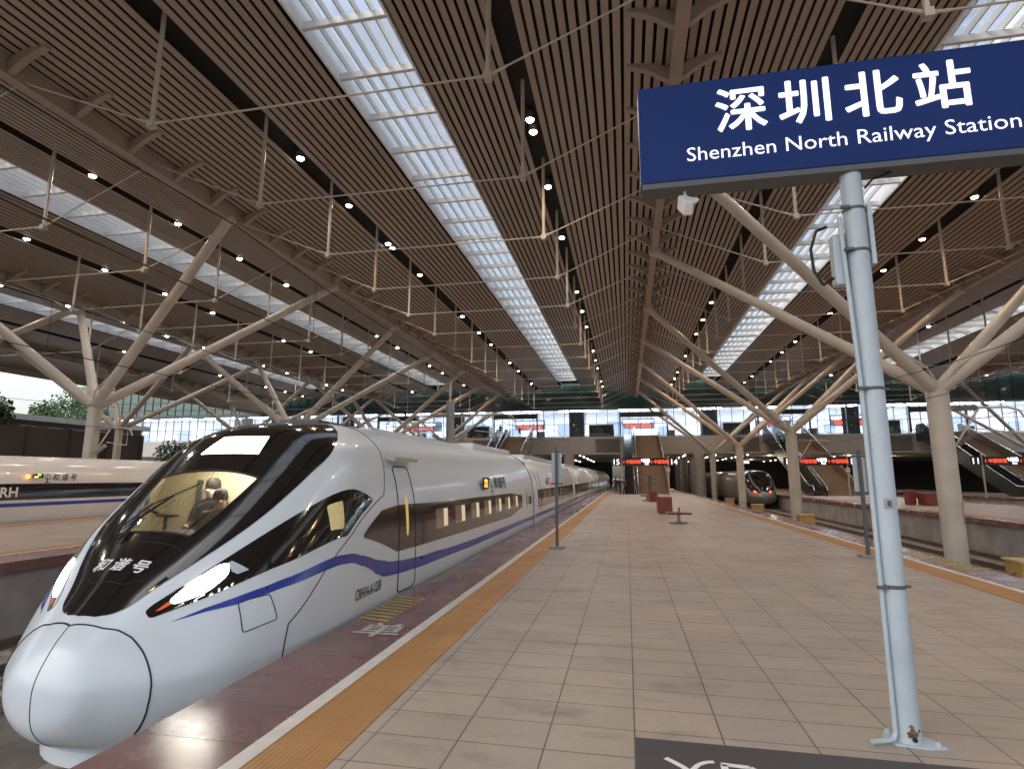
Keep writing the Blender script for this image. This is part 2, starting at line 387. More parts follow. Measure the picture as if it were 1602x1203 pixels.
# ------------------------------------------------------------------ downlights (each one a lamp in its slot)
def lamp_proto(name, m, colr, rad):
    h = MB(); h.lathe((0, 0, 0), [(.10, .34), (.15, .30), (.17, .04), (.15, 0)], 14); h.box(-.025, .025, -.025, .025, .33, .48)
    o = h.build(name, M_DGREY, smooth=True)
    l = MB(); l.lathe((0, 0, -.03), [(.05, -.04), (.11, -.02), (.14, .022)], 14); l.build('lens', m, o)
    return o
cool = lamp_proto('downlight', M_COOL, (1, .95, .88), .11); warm = lamp_proto('downlight', M_WARM, (1, .72, .5), .11)
sp = {}
for kk, colr in (('cool', (1, .93, .85)), ('warm', (1, .68, .43))):
    l = bpy.data.lights.new('lamp_light', 'SPOT'); l.energy = LAMP_W*(1.5 if kk == 'warm' else .9); l.color = colr; l.spot_size = R(150); l.spot_blend = .6; l.shadow_soft_size = .15; sp[kk] = l
tag(cool, 'small cool white downlight set in a dark slot of the slatted ceiling', 'ceiling light', 'cool white ceiling downlights')
tag(warm, 'small warm orange downlight set in a dark slot of the slatted ceiling', 'ceiling light', 'warm ceiling downlights')
first = {'cool': True, 'warm': True}
slots = []
for k in KS:
    for sgn in (-1, 1):
        xs = C0+BW*k+sgn*4.55; zz = zroof(4.57)+.02
        if k == 0 and sgn == 1: ys = [(17.3,'c'),(18.0,'w'),(21.9,'c'),(27.1,'c'),(35.8,'w'),(40.3,'c'),(44.8,'w'),(53.8,'c'),(58.3,'w'),(62.8,'c'),(71.8,'w'),(76,'c')]
        elif k == 0: ys = [(17.9,'c'),(21.8,'w'),(26.1,'c'),(26.7,'c'),(30.8,'w'),(39.9,'c'),(44.9,'c'),(49.3,'w'),(58,'c'),(62.8,'w'),(72,'c')]
        else:
            ys = []; y = 8.4+1.0*((k+sgn) % 2)
            while y < 77:
                if random.random() < (.62 if k < 0 else .72): ys.append((y, 'w' if random.random() < (.38 if k < 1 else .5) else 'c'))
                y += 4.5
        slots += [(xs, y, zz, q) for y, q in ys]
for xs, y, zz, q in slots:
    key = 'cool' if q == 'c' else 'warm'; pr = cool if q == 'c' else warm
    if first[key]: o = pr; first[key] = False
    else: o = copy_tree(pr)
    o.location = (xs, y, zz)
    lo = bpy.data.objects.new('lamp_light', sp[key]); COL.objects.link(lo); lo.parent = o; lo.location = (0, 0, -.06)

# ------------------------------------------------------------------ branching roof columns
def tree_column(x, y, zt, label, rect=False, rcol=.35, pipe=True):
    t = thing('tree_column', label, 'column', (x, y, 0), 0, 'branching roof columns')
    c = MB()
    if rect:
        c.prism([(-.24,-.2),(-.18,-.26),(.18,-.26),(.24,-.2),(.24,.2),(.18,.26),(-.18,.26),(-.24,.2)], 2, -1.745, zt)
        c.build('column_shaft', M_STEEL, t)
    else:
        c.lathe((0, 0, 0), [(rcol*1.04, -1.745), (rcol, -.9), (rcol, zt)], 28); c.build('column_shaft', M_STEEL, t, smooth=True)
    xl = max(v for v in VALS if v < x-3); xr = min(v for v in VALS if v > x+3)
    for xb in (xl, xr):
        for dy in (-4.5, 4.5):
            b = MB(); sx = 1 if xb > x else -1
            rb_ = .25 if rect else .22; b.tube((sx*.12, dy*.025, zt-.25), (xb-x-sx*.05, dy, ZV-.5), rb_, rb_*.82, 16); b.tube((xb-x-sx*.05, dy, ZV-.62), (xb-x-sx*.05, dy, ZV-.4), .3, .3, 12)
            b.build('branch', M_STEEL, t, smooth=True)
    if pipe:
        for sx in (-1, 1):
            p = MB(); p.path([(sx*.1, -.3, zt-.1), (sx*.45, -.52, zt+.42), (sx*1.2, -.62, zt+1.0), (sx*1.35, -.62, zt+1.0)], .038, 8); p.build('drain_pipe', M_STEEL, t, smooth=True)
    return t
ord_ = ['nearest', 'second', 'third', 'farthest']
RCOL = []
for i, y in enumerate((22.6, 41.2, 59.3, 77.3)):
    RCOL.append(tree_column(11.05, y, 5.2, f'round cream roof column with four branches between the right tracks, {ord_[i]} of four'))
for i, y in enumerate((24.4, 42.4, 60.2, 77.3)):
    tree_column(-27.4, y, 5.75, f'cream roof column with four branches beyond the left train, {ord_[i]} of its row', rect=True)
for i, y in enumerate((24.6, 43.6, 61.5, 77.6)):
    tree_column(-46, y, 6.4, f'cream branching roof column in the outer left row by the brown wall, {ord_[i]} of four', rect=True)
for i, y in enumerate((41.2, 59.3, 77.3)):
    tree_column(47.2, y, 5.2, f'cream branching roof column in the far right row, {["nearest","middle","farthest"][i]} of three')
# faint stencilled writing down the nearest right column
tm = text_mesh('B:2-17 B:2-18', .13, 0, .004)
for v in tm.vertices:
    a = v.co.y/.36-1.62+.65; v.co = Vector((.356*math.cos(a), .356*math.sin(a), .95-v.co.x))
tm.materials.clear(); tm.materials.append(M_TEXTK); link_mesh('stencil', tm, RCOL[0])

#SPLIT
# ------------------------------------------------------------------ the white high speed train
XC, YT = -5.2, 4.36
def pch(x, xs, ys):
    xs = np.array(xs, float); ys = np.array(ys, float); x = np.asarray(x, float)
    d = np.diff(ys)/np.diff(xs); m = np.zeros_like(ys); m[0] = d[0]; m[-1] = d[-1]
    for i in range(1, len(xs)-1): m[i] = 0 if d[i-1]*d[i] <= 0 else 2*d[i-1]*d[i]/(d[i-1]+d[i])
    x = np.clip(x, xs[0], xs[-1]); i = np.clip(np.searchsorted(xs, x)-1, 0, len(xs)-2)
    h = xs[i+1]-xs[i]; t = (x-xs[i])/h
    return (2*t**3-3*t**2+1)*ys[i]+(t**3-2*t**2+t)*h*m[i]+(-2*t**3+3*t**2)*ys[i+1]+(t**3-t**2)*h*m[i+1]
sq = lambda a: np.sqrt(np.array(a))
TT = sq([0,.06,.2,.3,.4,.76,1.24,1.64,2.08,2.44,2.84,3.24,3.84,4.64,6])
ZT = [-.12,.10,.32,.42,.5,.862,1.263,1.584,1.934,2.222,2.478,2.585,2.65,2.67,2.68]
WT = sq([0,.05,.2,.5,1.,1.8,2.8,4.,6.]); WV = [0,.353,.573,.945,1.332,1.593,1.66,1.63,1.62]
BT = sq([0,.02,.10,.3,.7,6]); BV = [-.12,-.34,-.50,-.66,-.84,-.90]
KT = sq([0,.5,1.5,3,6]); ZC = [-.12,-.122,-.033,.35,.4]
NT = sq([0,.6,1.5,3,6]); NV = [2,1.65,2.637,3.1,2.9]
def surf(s, th):                       # s = sqrt(metres behind the nose tip), th = angle round the section
    s = np.asarray(s, float); th = np.asarray(th, float)
    W = pch(s, WT, WV); zt = pch(s, TT, ZT); zb = pch(s, BT, BV); zc = pch(s, KT, ZC); nu = pch(s, NT, NV)
    c, sn = np.cos(th), np.sin(th); nl = pch(s, sq([0,.5,1.6,6]), [2.0, 2.25, 2.9, 3.4]); n = np.where(sn > 0, nu, nl)
    X = W*np.sign(c)*np.abs(c)**(2/n)
    Z = np.where(sn > 0, zc+(zt-zc)*np.abs(sn)**(2/n), zc-(zc-zb)*np.abs(sn)**(2/n))
    return np.stack([X, YT+s*s+0*th, Z], -1)
def snorm(s, th, e=1e-3):
    s = np.maximum(s, .03)
    a = surf(s+e, th)-surf(s-e, th); b = surf(s, th+e)-surf(s, th-e); n = np.cross(b, a); L = np.linalg.norm(n, axis=-1, keepdims=True); n = n/np.maximum(L, 1e-9)
    ctr = np.stack([0*s, YT+s*s+.8, 0*s+.6], -1); sg = np.sign(((surf(s, th)-ctr)*n).sum(-1, keepdims=True)); sg[sg == 0] = 1
    return n*sg
def chaik(pts, n=2, closed=True):
    for _ in range(n):
        o = []
        L = len(pts) if closed else len(pts)-1
        for i in range(L):
            a = pts[i]; b = pts[(i+1) % len(pts)]; o += [(a[0]*.8+b[0]*.2, a[1]*.8+b[1]*.2), (a[0]*.2+b[0]*.8, a[1]*.2+b[1]*.8)]
        pts = o if closed else [pts[0]]+o+[pts[-1]]
    return pts
def inpoly(p, poly):
    x, y = p; c = False; j = len(poly)-1
    for i in range(len(poly)):
        if (poly[i][1] > y) != (poly[j][1] > y) and x < (poly[j][0]-poly[i][0])*(y-poly[i][1])/(poly[j][1]-poly[i][1]+1e-12)+poly[i][0]: c = not c
        j = i
    return c
def wrap_mesh(name, poly, off, m, hole=None, ds=.025, dt=.04):
    """a panel that lies on the curved body: outline in (s, angle), cut into a fine grid, lifted by off"""
    bm = bmesh.new(); fc = bm.faces.new([bm.verts.new((a, b, 0)) for a, b in poly])
    bmesh.ops.triangulate(bm, faces=bm.faces[:], ngon_method='EAR_CLIP')
    xs = [p[0] for p in poly]; ys = [p[1] for p in poly]
    def cut(co, no): bmesh.ops.bisect_plane(bm, geom=bm.verts[:]+bm.edges[:]+bm.faces[:], plane_co=co, plane_no=no)
    v = min(xs)+ds
    while v < max(xs): cut((v, 0, 0), (1, 0, 0)); v += ds
    v = min(ys)+dt
    while v < max(ys): cut((0, v, 0), (0, 1, 0)); v += dt
    if hole:
        for a, b in zip(hole, hole[1:]+hole[:1]):
            d = Vector((b[0]-a[0], b[1]-a[1], 0))
            if d.length > 1e-6: cut((*a, 0), (d.y, -d.x, 0))
        kill = [q for q in bm.faces if inpoly(q.calc_center_median()[:2], hole)]
        bmesh.ops.delete(bm, geom=kill, context='FACES')
    bmesh.ops.triangulate(bm, faces=[q for q in bm.faces if len(q.verts) > 4])
    P = np.array([v.co[:2] for v in bm.verts]); Q = surf(P[:, 0], P[:, 1])+snorm(P[:, 0], P[:, 1])*off
    for v, q in zip(bm.verts, Q): v.co = q
    bmesh.ops.recalc_face_normals(bm, faces=bm.faces)
    me = bpy.data.meshes.new(name); bm.to_mesh(me); bm.free(); me.materials.append(m)
    me.polygons.foreach_set('use_smooth', [True]*len(me.polygons)); return me
def dense(pts, step=.03):
    out = []
    for a, b in zip(pts[:-1], pts[1:]):
        n = max(1, int(math.hypot(b[0]-a[0], b[1]-a[1])/step)); out += [(a[0]+(b[0]-a[0])*i/n, a[1]+(b[1]-a[1])*i/n) for i in range(n)]
    return out+[pts[-1]]
def seam_path(mb, pts, r=.008, off=.0):
    pts = np.array(dense(pts)); Q = surf(pts[:, 0], pts[:, 1])+snorm(pts[:, 0], pts[:, 1])*off; mb.path([tuple(q) for q in Q], r, 5)
mir = lambda pl: [(a, PI-b) for a, b in pl]
YAW_END = 22.05
SE = math.sqrt(YAW_END-YT)
def body_mesh(name, hole_polys, send=SE):
    ss = np.concatenate([np.linspace(.0, 2.45, 128), np.linspace(2.5, send, 14)]); th = np.linspace(-PI/2, 1.5*PI, 169)[:-1]
    S, T = np.meshgrid(ss, th, indexing='ij'); G = surf(S, T); n = len(th); fs = []; V = G.reshape(-1, 3)
    for i in range(len(ss)-1):
        for j in range(n):
            ctr = ((ss[i]+ss[i+1])/2, th[j]+PI/n)
            if any(inpoly(ctr, h) for h in hole_polys): continue
            fs.append((i*n+j, i*n+(j+1) % n, (i+1)*n+(j+1) % n, (i+1)*n+j))
    fs.append(tuple((len(ss)-1)*n+j for j in range(n)))
    me = bpy.data.meshes.new(name); me.from_pydata([tuple(v) for v in V], [], fs)
    bm = bmesh.new(); bm.from_mesh(me); bmesh.ops.remove_doubles(bm, verts=bm.verts, dist=1e-5); bmesh.ops.recalc_face_normals(bm, faces=bm.faces); bm.to_mesh(me); bm.free()
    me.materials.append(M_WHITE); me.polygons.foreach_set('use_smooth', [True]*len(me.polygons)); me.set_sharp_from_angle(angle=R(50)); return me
MASK = [(.602,PI/2),(.62,1.32),(.663,1.175),(.724,1.095),(.798,1.062),(.896,1.045),(.994,1.043),(1.092,1.043),(1.196,1.03),(1.257,1.02),(1.367,.99),(1.471,.945),(1.532,.905),(1.6,.884),(1.655,.889),(1.741,.973),(1.82,1.099),(1.888,1.26),(1.915,PI/2)]
MASK = [MASK[0]]+chaik(MASK[1:-1], 1, False)+[MASK[-1]]
MASKF = MASK+mir(MASK[::-1])[1:-1]
WSH = [(1.066,PI/2),(1.070,1.275),(1.395,1.262),(1.412,PI/2)]; WSF = WSH+mir(WSH[::-1])[1:-1]
WSBIG = [(1.05,1.20),(1.43,1.20),(1.43,PI-1.20),(1.05,PI-1.20)]
TRI = [(.755,.931),(.749,.854),(.767,.826),(.859,.771),(.987,.701),(1.122,.603),(1.287,.477),(1.416,.379),(1.496,.309),(1.575,.239),(1.60,.226),(1.814,.322),(1.828,.351),(1.79,.379),(1.667,.47),(1.606,.533),(1.526,.61),(1.404,.708),(1.294,.785),(1.159,.847),(.994,.896),(.871,.918),(.79,.94)]
TRI = chaik(TRI, 2)
SWIN = [(1.492,.375),(1.502,.547),(1.512,.552),(1.592,.475),(1.594,.462),(1.577,.305),(1.565,.298),(1.50,.365)]
SWBIG = [(1.475,.345),(1.475,.58),(1.62,.53),(1.60,.27)]
train = thing('high_speed_train', 'white streamlined bullet train with black nose mask and lit headlamp beside the platform', 'train', (XC, 0, 0))
def tp(name, me): return link_mesh(name, me, train)
body = tp('head_car_body', body_mesh('body', [WSBIG, SWBIG, mir(SWBIG)]))
mask = tp('nose_mask', wrap_mesh('mask', MASKF, .006, M_BLACK, hole=WSF))
ws = link_mesh('windscreen', wrap_mesh('ws', WSF, .004, G_WS), train)
fr = MB(); seam_path(fr, [(a, b) for a, b in WSF]+[WSF[0]], .014, .006); fr.build('windscreen_frame', M_LINE, ws, smooth=True)
# wiper
wp = MB(); q = surf([1.02, 1.13, 1.26], [1.78, 1.74, 1.62])+snorm(np.array([1.02, 1.13, 1.26]), np.array([1.78, 1.74, 1.62]))*.035
wp.path([tuple(v) for v in q], .014, 6); q2 = surf([1.10, 1.22, 1.34], [1.86, 1.72, 1.56])+snorm(np.array([1.10, 1.22, 1.34]), np.array([1.86, 1.72, 1.56]))*.022; wp.path([tuple(v) for v in q2], .009, 6)
q3 = surf([1.03, 1.17], [1.75, 1.70])+snorm(np.array([1.03, 1.17]), np.array([1.75, 1.70]))*.04; wp.path([tuple(v) for v in q3], .011, 6)
wp.build('wiper', M_LINE, train)
RL = [(1.508,1.432),(1.612,1.478),(1.612,PI-1.478),(1.508,PI-1.432)]
tp('roof_lamp', wrap_mesh('rl', RL, .010, mat('roof headlamp', (1, 1, 1), .3, emit=12, ec=(1, .97, .90))))
sides = [lambda p: p, mir]
for si, fn in enumerate(sides):
    tri = tp('side_band', wrap_mesh('tri', fn(TRI), .005, M_BLACK, hole=fn(SWIN)))
    link_mesh('side_window', wrap_mesh('sw', fn(SWIN), .004, G_WS), tri)
    hl = tp('headlamp', wrap_mesh('hl', fn(chaik([(.842,.846),(.850,.874),(.938,.888),(1.036,.868),(1.068,.815),(1.04,.735),(.951,.735),(.855,.808)], 2)), .013, M_HEAD, ds=.012, dt=.015))
    link_mesh('indicator', wrap_mesh('am', fn([(.782,.868),(.840,.868),(.843,.830),(.80,.845)]), .012, mat('amber indicator lens', (.55, .09, .03), .25, emit=.25, ec=(1, .2, .05))), hl)
    link_mesh('lens_cover', wrap_mesh('cl', fn([(1.066,.828),(1.078,.818),(1.106,.655),(1.066,.690),(1.056,.740)]), .012, mat('pale lamp housing', (.55, .62, .66), .15, coat=.5)), hl)
    up = [(.80,.700),(.92,.631),(1.024,.54),(1.147,.435),(1.294,.337),(1.477,.211),(1.575,.142),(1.692,.079),(1.839,.037),(1.973,.016),(2.09,.009),(2.3,.002),(3.0,-.004),(SE-.004,-.006)]
    lo = [(.914,.603),(1.018,.484),(1.141,.379),(1.287,.281),(1.477,.156),(1.575,.1),(1.692,.044),(1.845,.004),(1.979,-.006),(2.096,-.014),(2.3,-.024),(3.0,-.040),(SE-.004,-.045)]
    tp('blue_stripe', wrap_mesh('st', fn(up+lo[::-1]), .004, M_BLUE))
    PANEL = chaik([(1.943,.279),(1.724,.162),(1.722,.149),(1.735,.138),(2.03,.040),(2.06,.036),(2.6,.030),(3.895,.021),(3.90,.253),(2.6,.262)], 1)
    pn = tp('window_band', wrap_mesh('pb', fn(PANEL), .004, M_BAND))
    for wi in range(8):
        y0 = 10.42+1.25*wi
        if y0 > 18.6: break
        s0, s1 = math.sqrt(y0-YT), math.sqrt(y0+.78-YT)
        m_w = mat('lit train window', (.05, .04, .035), .12, emit=.10, ec=(.85, .66, .42), coat=.4)
        wn = link_mesh('window', wrap_mesh('wi', fn([(s0,.085),(s0,.215),(s1,.215),(s1,.085)]), .007, m_w), pn)
        link_mesh('curtain', wrap_mesh('cu', fn([(s0+.06*(s1-s0)+.55*(s1-s0),.09),(s0+.61*(s1-s0),.21),(s0+.93*(s1-s0),.21),(s0+.93*(s1-s0),.09)]), .009, mat('glowing curtain', (.55, .48, .34), .7, emit=.42, ec=(1, .85, .55))), wn)  # curtain emission stands in for carriage light shining through
    dr = MB(); D0, D1 = math.sqrt(8.62-YT), math.sqrt(9.36-YT)
    pts = fn([(D0+.02,-.14),(D0,-.11),(D0,.2),(D0+.01,.58),(D0+.03,.61),(D1-.03,.61),(D1-.01,.58),(D1,.2),(D1,-.11),(D1-.03,-.145),(D0+.02,-.14)])
    seam_path(dr, pts, .011, .002); door = dr.build('door', M_LINE, train, smooth=True)
    hd0, hd1 = math.sqrt(8.92-YT), math.sqrt(9.03-YT)
    link_mesh('door_window', wrap_mesh('dw', fn(chaik([(hd0,.09),(hd0,.33),(hd1,.33),(hd1,.09)], 2)), .010, mat('lit door window', (.5, .36, .10), .3, emit=.35, ec=(1, .72, .2))), door)
    cp = MB(); cy = [8.5, 9.5]; sx = 1 if si == 0 else -1
    cp.prism([(sx*1.40, 2.07),(sx*1.55, 2.04),(sx*1.57, 2.10),(sx*1.40, 2.14)], 1, 8.5, 9.5); cp.build('door_rain_ledge', mat('pale grey paint', (.5, .49, .47), .4), train)
    sm = MB()
    def nseam():
        global sm
        sm.build('panel_seam', M_LINE, train, smooth=True); sm = MB()
    seam_path(sm, fn([(1.19,-.3),(1.196,-.019),(1.22,.093),(1.441,.183),(1.636,.211),(1.937,.358),(1.998,.596),(2.034,.80),(2.034,PI/2)]), .008, .0)
    nseam()
    seam_path(sm, fn([(SE-.012,-.6),(SE-.012,PI/2)]), .02, .0)
    nseam()
    seam_path(sm, fn(chaik([(1.012,.281),(1.022,.47),(1.026,.485),(1.04,.474),(1.13,.382),(1.143,.366),(1.147,.35),(1.163,.18),(1.160,.166),(1.145,.172),(1.03,.232),(1.014,.25)], 2)+[chaik([(1.012,.281),(1.022,.47),(1.026,.485),(1.04,.474),(1.13,.382),(1.143,.366),(1.147,.35),(1.163,.18),(1.160,.166),(1.145,.172),(1.03,.232),(1.014,.25)], 2)[0]]), .006, .0)
    nseam()
    seam_path(sm, fn([(.53,PI/2),(.545,1.455),(.589,1.092),(.626,.952),(.645,.778),(.648,.561),(.642,.295),(.638,-.012),(.64,-.229),(.66,-.7)]), .009, .0)
    nseam()
    if si == 0: seam_path(sm, [(.53,PI/2),(.40,PI/2),(.22,PI/2),(.002,PI/2)], .005, .0); nseam(); seam_path(sm, [(.002,-PI/2),(.14,-PI/2),(.33,-PI/2),(.5,-PI/2)], .005, 0)
    nseam()
    seam_path(sm, fn([(.795,PI/2),(.80,1.33),(.847,1.20),(.92,1.15),(1.0,1.16),(1.015,1.3),(1.01,PI/2)]), .004, .006)
    sm.build('panel_seam', M_LINE, train, smooth=True)
# lower apron under the nose
ap = MB(); n = 18
pr = [(math.sin(a)*1.0, 4.86+.85*(1-math.cos(a))) for a in np.linspace(-PI/2, PI/2, n)]+[(1.05, 7), (-1.05, 7)]
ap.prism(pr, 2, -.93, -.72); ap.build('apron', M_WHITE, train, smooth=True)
up_ = MB(); up_.box(-1.25, 1.25, 7, 22, -1.0, -.75)
for yb in (8.6, 11.0, 17.3, 19.7):
    for sx in (-.75, .75): up_.tube((sx-.06, yb, -.82), (sx+.06, yb, -.82), .43, n=20)
up_.build('bogie', M_DGREY, train)
bvh_me = body.data
bv = BVHTree.FromPolygons([v.co[:] for v in body_mesh('tmp', []).vertices], [p.vertices[:] for p in bpy.data.meshes['tmp'].polygons])
def wrap_text(name, me, m, origin, xd, yd, ray, off=.009):
    x = Vector(xd).normalized(); y = Vector(yd).normalized(); rd = Vector(ray).normalized()
    bm = bmesh.new(); bm.from_mesh(me); bmesh.ops.triangulate(bm, faces=bm.faces)
    for v in bm.verts:
        p = Vector(origin)+x*v.co.x+y*v.co.y; h = bv.ray_cast(p-rd*5, rd)
        v.co = h[0]+(h[1] if h[1].dot(rd) < 0 else -h[1])*(off+v.co.z) if h[0] else p
    bmesh.ops.recalc_face_normals(bm, faces=bm.faces); bm.to_mesh(me); bm.free(); me.materials.clear(); me.materials.append(m); return tp(name, me)
wrap_text('hood_lettering', text_mesh('和 谐 号', .165, 0, 0, .22, 'CENTER', sx=1.1, bold=.0035), M_TEXTW, (-.02, 5.07, .87), (1, 0, 0), (0, .75, .66), (0, .66, -.75), .012)
wrap_text('number_lettering', text_mesh('CRH1A-A-1238', .20, 0, 0, .08, sx=.64, bold=.001), M_TEXTK, (2, 7.12, .185), (0, 1, 0), (0, 0, 1), (-1, 0, 0))
wrap_text('side_lettering', text_mesh('和谐号', .34, 0, 0, 0.1, sx=1.6, bold=.006), M_TEXTK, (2, 15.5, 1.50), (0, 1, 0), (0, 0, 1), (-1, 0, 0))
wrap_text('side_lettering', text_mesh('CRH', .40, 0, 0, .15, sx=.9, bold=.008), M_TEXTK, (2, 20.75, .80), (0, 1, 0), (0, 0, 1), (-1, 0, 0))
def ring(c0, c1, rad, wd):
    m = bpy.data.meshes.new('ring'); bm = bmesh.new(); N = 20; a = [bm.verts.new((c0+rad*math.cos(2*PI*i/N), c1+rad*1.1*math.sin(2*PI*i/N), 0)) for i in range(N)]
    b_ = [bm.verts.new((c0+(rad-wd)*math.cos(2*PI*i/N), c1+(rad-wd)*1.1*math.sin(2*PI*i/N), 0)) for i in range(N)]
    for i in range(N): bm.faces.new([a[i], a[(i+1) % N], b_[(i+1) % N], b_[i]])
    q = [bm.verts.new((c0+x, c1+y, 0)) for x, y in ((-.02,-.22),(.02,-.22),(.02,.05),(-.02,.05))]; bm.faces.new(q); q = [bm.verts.new((c0+x, c1+y, 0)) for x, y in ((-.1,-.24),(.1,-.24),(.1,-.2),(-.1,-.2))]; bm.faces.new(q)
    bm.to_mesh(m); bm.free(); return m
wrap_text('emblem', ring(0, 0, .13, .03), M_TEXTK, (2, 15.2, 1.62), (0, 1, 0), (0, 0, 1), (-1, 0, 0))
# the tall thin leaf-like mark before the lettering at the car end
sw = MB(); sw.v = [(0,0,0),(.10,.30,0),(.22,.52,0),(.16,.26,0),(.14,-.10,0),(.05,-.28,0)]; sw.f = [(0,1,2,3),(0,3,4,5)]
wrap_text('emblem', sw.mesh('leaf', M_TEXTK), M_TEXTK, (2, 20.35, .92), (0, 1, 0), (0, 0, 1), (-1, 0, 0))
dsp = B(1.60, 1.632, 14.0, 14.55, 1.48, 1.78).build('destination_display', M_SCREEN, train)
place_text('digits', text_mesh('72', .26, 0, .012, sx=1.3), M_LEDO, (1.636, 14.06, 1.54), (0, 1, 0), (0, 0, 1), dsp)
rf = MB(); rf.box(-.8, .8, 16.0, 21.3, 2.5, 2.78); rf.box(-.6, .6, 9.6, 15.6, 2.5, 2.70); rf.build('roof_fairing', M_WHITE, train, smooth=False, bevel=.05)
vt = MB()
for k in range(9): vt.box(-.35, .35, 8.2+k*.22, 8.36+k*.22, 2.66, 2.70)
vt.build('roof_vent', M_DGREY, train)
# driver's cab behind the windscreen
Y2c = 7.12; s1c = math.sqrt(Y2c-YT)
def shell_mesh():
    ss = np.linspace(1.0, s1c, 40); th = np.linspace(-.25, PI+.25, 90); S, T = np.meshgrid(ss, th, indexing='ij'); G = surf(S, T)-snorm(S, T)*.05; n = len(th); fs = []
    for i in range(len(ss)-1):
        for j in range(n-1):
            ctr = ((ss[i]+ss[i+1])/2, (th[j]+th[j+1])/2)
            if not any(inpoly(ctr, h) for h in (WSBIG, SWBIG, mir(SWBIG))): fs.append((i*n+j, i*n+j+1, (i+1)*n+j+1, (i+1)*n+j))
    me = bpy.data.meshes.new('cab'); me.from_pydata([tuple(v) for v in G.reshape(-1, 3)], [], fs); me.materials.append(M_CREAM); me.polygons.foreach_set('use_smooth', [True]*len(me.polygons)); return me
ci = tp('cab_interior', shell_mesh())
tb = np.linspace(-.25, PI+.25, 50); qb = surf(np.full(50, s1c), tb)-snorm(np.full(50, s1c), tb)*.045
bk = MB(); bk.v = [tuple(v) for v in qb]; bk.f = [tuple(range(50))]; bk.build('bulkhead', M_CREAM, ci)
fl_ = MB(); fl_.prism([(-1.25, 5.9), (1.25, 5.9), (1.5, Y2c), (-1.5, Y2c)], 2, .0, .02); fl_.build('floor', M_DGREY, ci)
B(-.55, .55, 6.62, 6.84, 1.93, 1.955).build('cab_lamp', M_CABL, ci)
B(-.80, -.72, Y2c-.09, Y2c-.06, .1, 1.75).build('door_frame', M_DGREY, ci)
dk = MB(); dk.prism([(5.75,.4),(5.75,.80),(6.0,.98),(6.25,1.06),(6.3,1.0),(6.3,.4)], 0, -.85, .85); dk.prism([(5.85,.9),(6.02,1.10),(6.2,1.15),(6.25,1.0)], 0, -.45, .35)
dk.build('driver_desk', M_DGREY, train, bevel=.015)
ml = MB(); ml.tube((-.45, 6.15, 1.05), (-.45, 6.15, 1.30), .02, n=8); ml.box(-.55, -.30, 6.1, 6.2, 1.295, 1.325); ml.tube((-.66, 6.1, 1.38), (-.48, 6.15, 1.31), .018, n=6); ml.build('cab_microphone', M_LINE, train)
# following cars
def car_section():
    th = np.linspace(-PI/2, 1.5*PI, 73)[:-1]; q = surf(np.full(72, 2.6), th); return q[:, [0, 2]]
SEC = car_section(); nS = len(SEC)
def car_mesh(y0, y1, m, sx=1.0, sz=1.0):
    b = MB()
    ys = [(y0, .965), (y0+.12, 1), (y1-.12, 1), (y1, .965)]; vs = []
    for y, k in ys: vs += [(x*sx*k, y, (z-.6)*k*sz+.6) for x, z in SEC]
    fs = []
    for i in range(3):
        for j in range(nS): fs.append((i*nS+j, i*nS+(j+1) % nS, (i+1)*nS+(j+1) % nS, (i+1)*nS+j))
    fs += [tuple(range(nS)), tuple(range(3*nS, 4*nS))]; b.add(vs, fs); return b.mesh('car', m, True)
def strip(y0, y1, t0, t1, off, m, side=1, nseg=6):
    """panel along the straight side of a car between two section angles"""
    tt = np.linspace(t0, t1, nseg+1); q = surf(np.full(nseg+1, 2.6), tt); nn = snorm(np.full(nseg+1, 2.6), tt); q = q+nn*off; b = MB()
    vs = [(side*a[0], y, a[2]) for y in (y0, y1) for a in q]; n = nseg+1
    b.add(vs, [(i, i+1, i+1+n, i+n) for i in range(nseg)]); return b
for ci_ in range(6):
    y0 = 22.2+17*ci_; y1 = y0+16.85
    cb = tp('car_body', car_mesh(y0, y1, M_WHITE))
    B(-1.2, 1.2, y0-.16, y0+.02, -.6, 2.35).build('gangway', M_LINE, cb)
    st = strip(y0+.1, y1-.1, -.045, -.004, .004, M_BLUE); st.build('blue_stripe', M_BLUE, cb)
    wb = strip(y0+.9, y1-.7, .021, .253, .004, M_BAND).build('window_band', M_BAND, cb)
    for wi in range(8):
        yy = y0+2.6+1.55*wi
        strip(yy, yy+.8, .085, .215, .007, M_BAND).build('window', mat('dim train window', (.08, .06, .05), .12, emit=.10, ec=(.85, .62, .38), coat=.4), wb)
    for yd in (y0+1.0,):
        d = MB()
        for yy in (yd, yd+.8):
            q = surf(np.full(12, 2.6), np.linspace(-.14, .6, 12)); d.path([(a[0], yy, a[2]) for a in q], .012, 5)
        d.build('door', M_LINE, cb)
    B(-1.2, 1.2, y0+.5, y1-.5, -1.0, -.74).build('underframe', M_DGREY, cb)
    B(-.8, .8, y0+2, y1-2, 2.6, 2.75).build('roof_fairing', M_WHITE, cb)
    dd = B(1.60, 1.632, y0+3.8, y0+4.3, 1.48, 1.74).build('destination_display', M_SCREEN, cb)
    place_text('digits', text_mesh('72', .22, 0, .012, sx=1.3), M_LEDR, (1.636, y0+3.87, 1.53), (0, 1, 0), (0, 0, 1), dd)
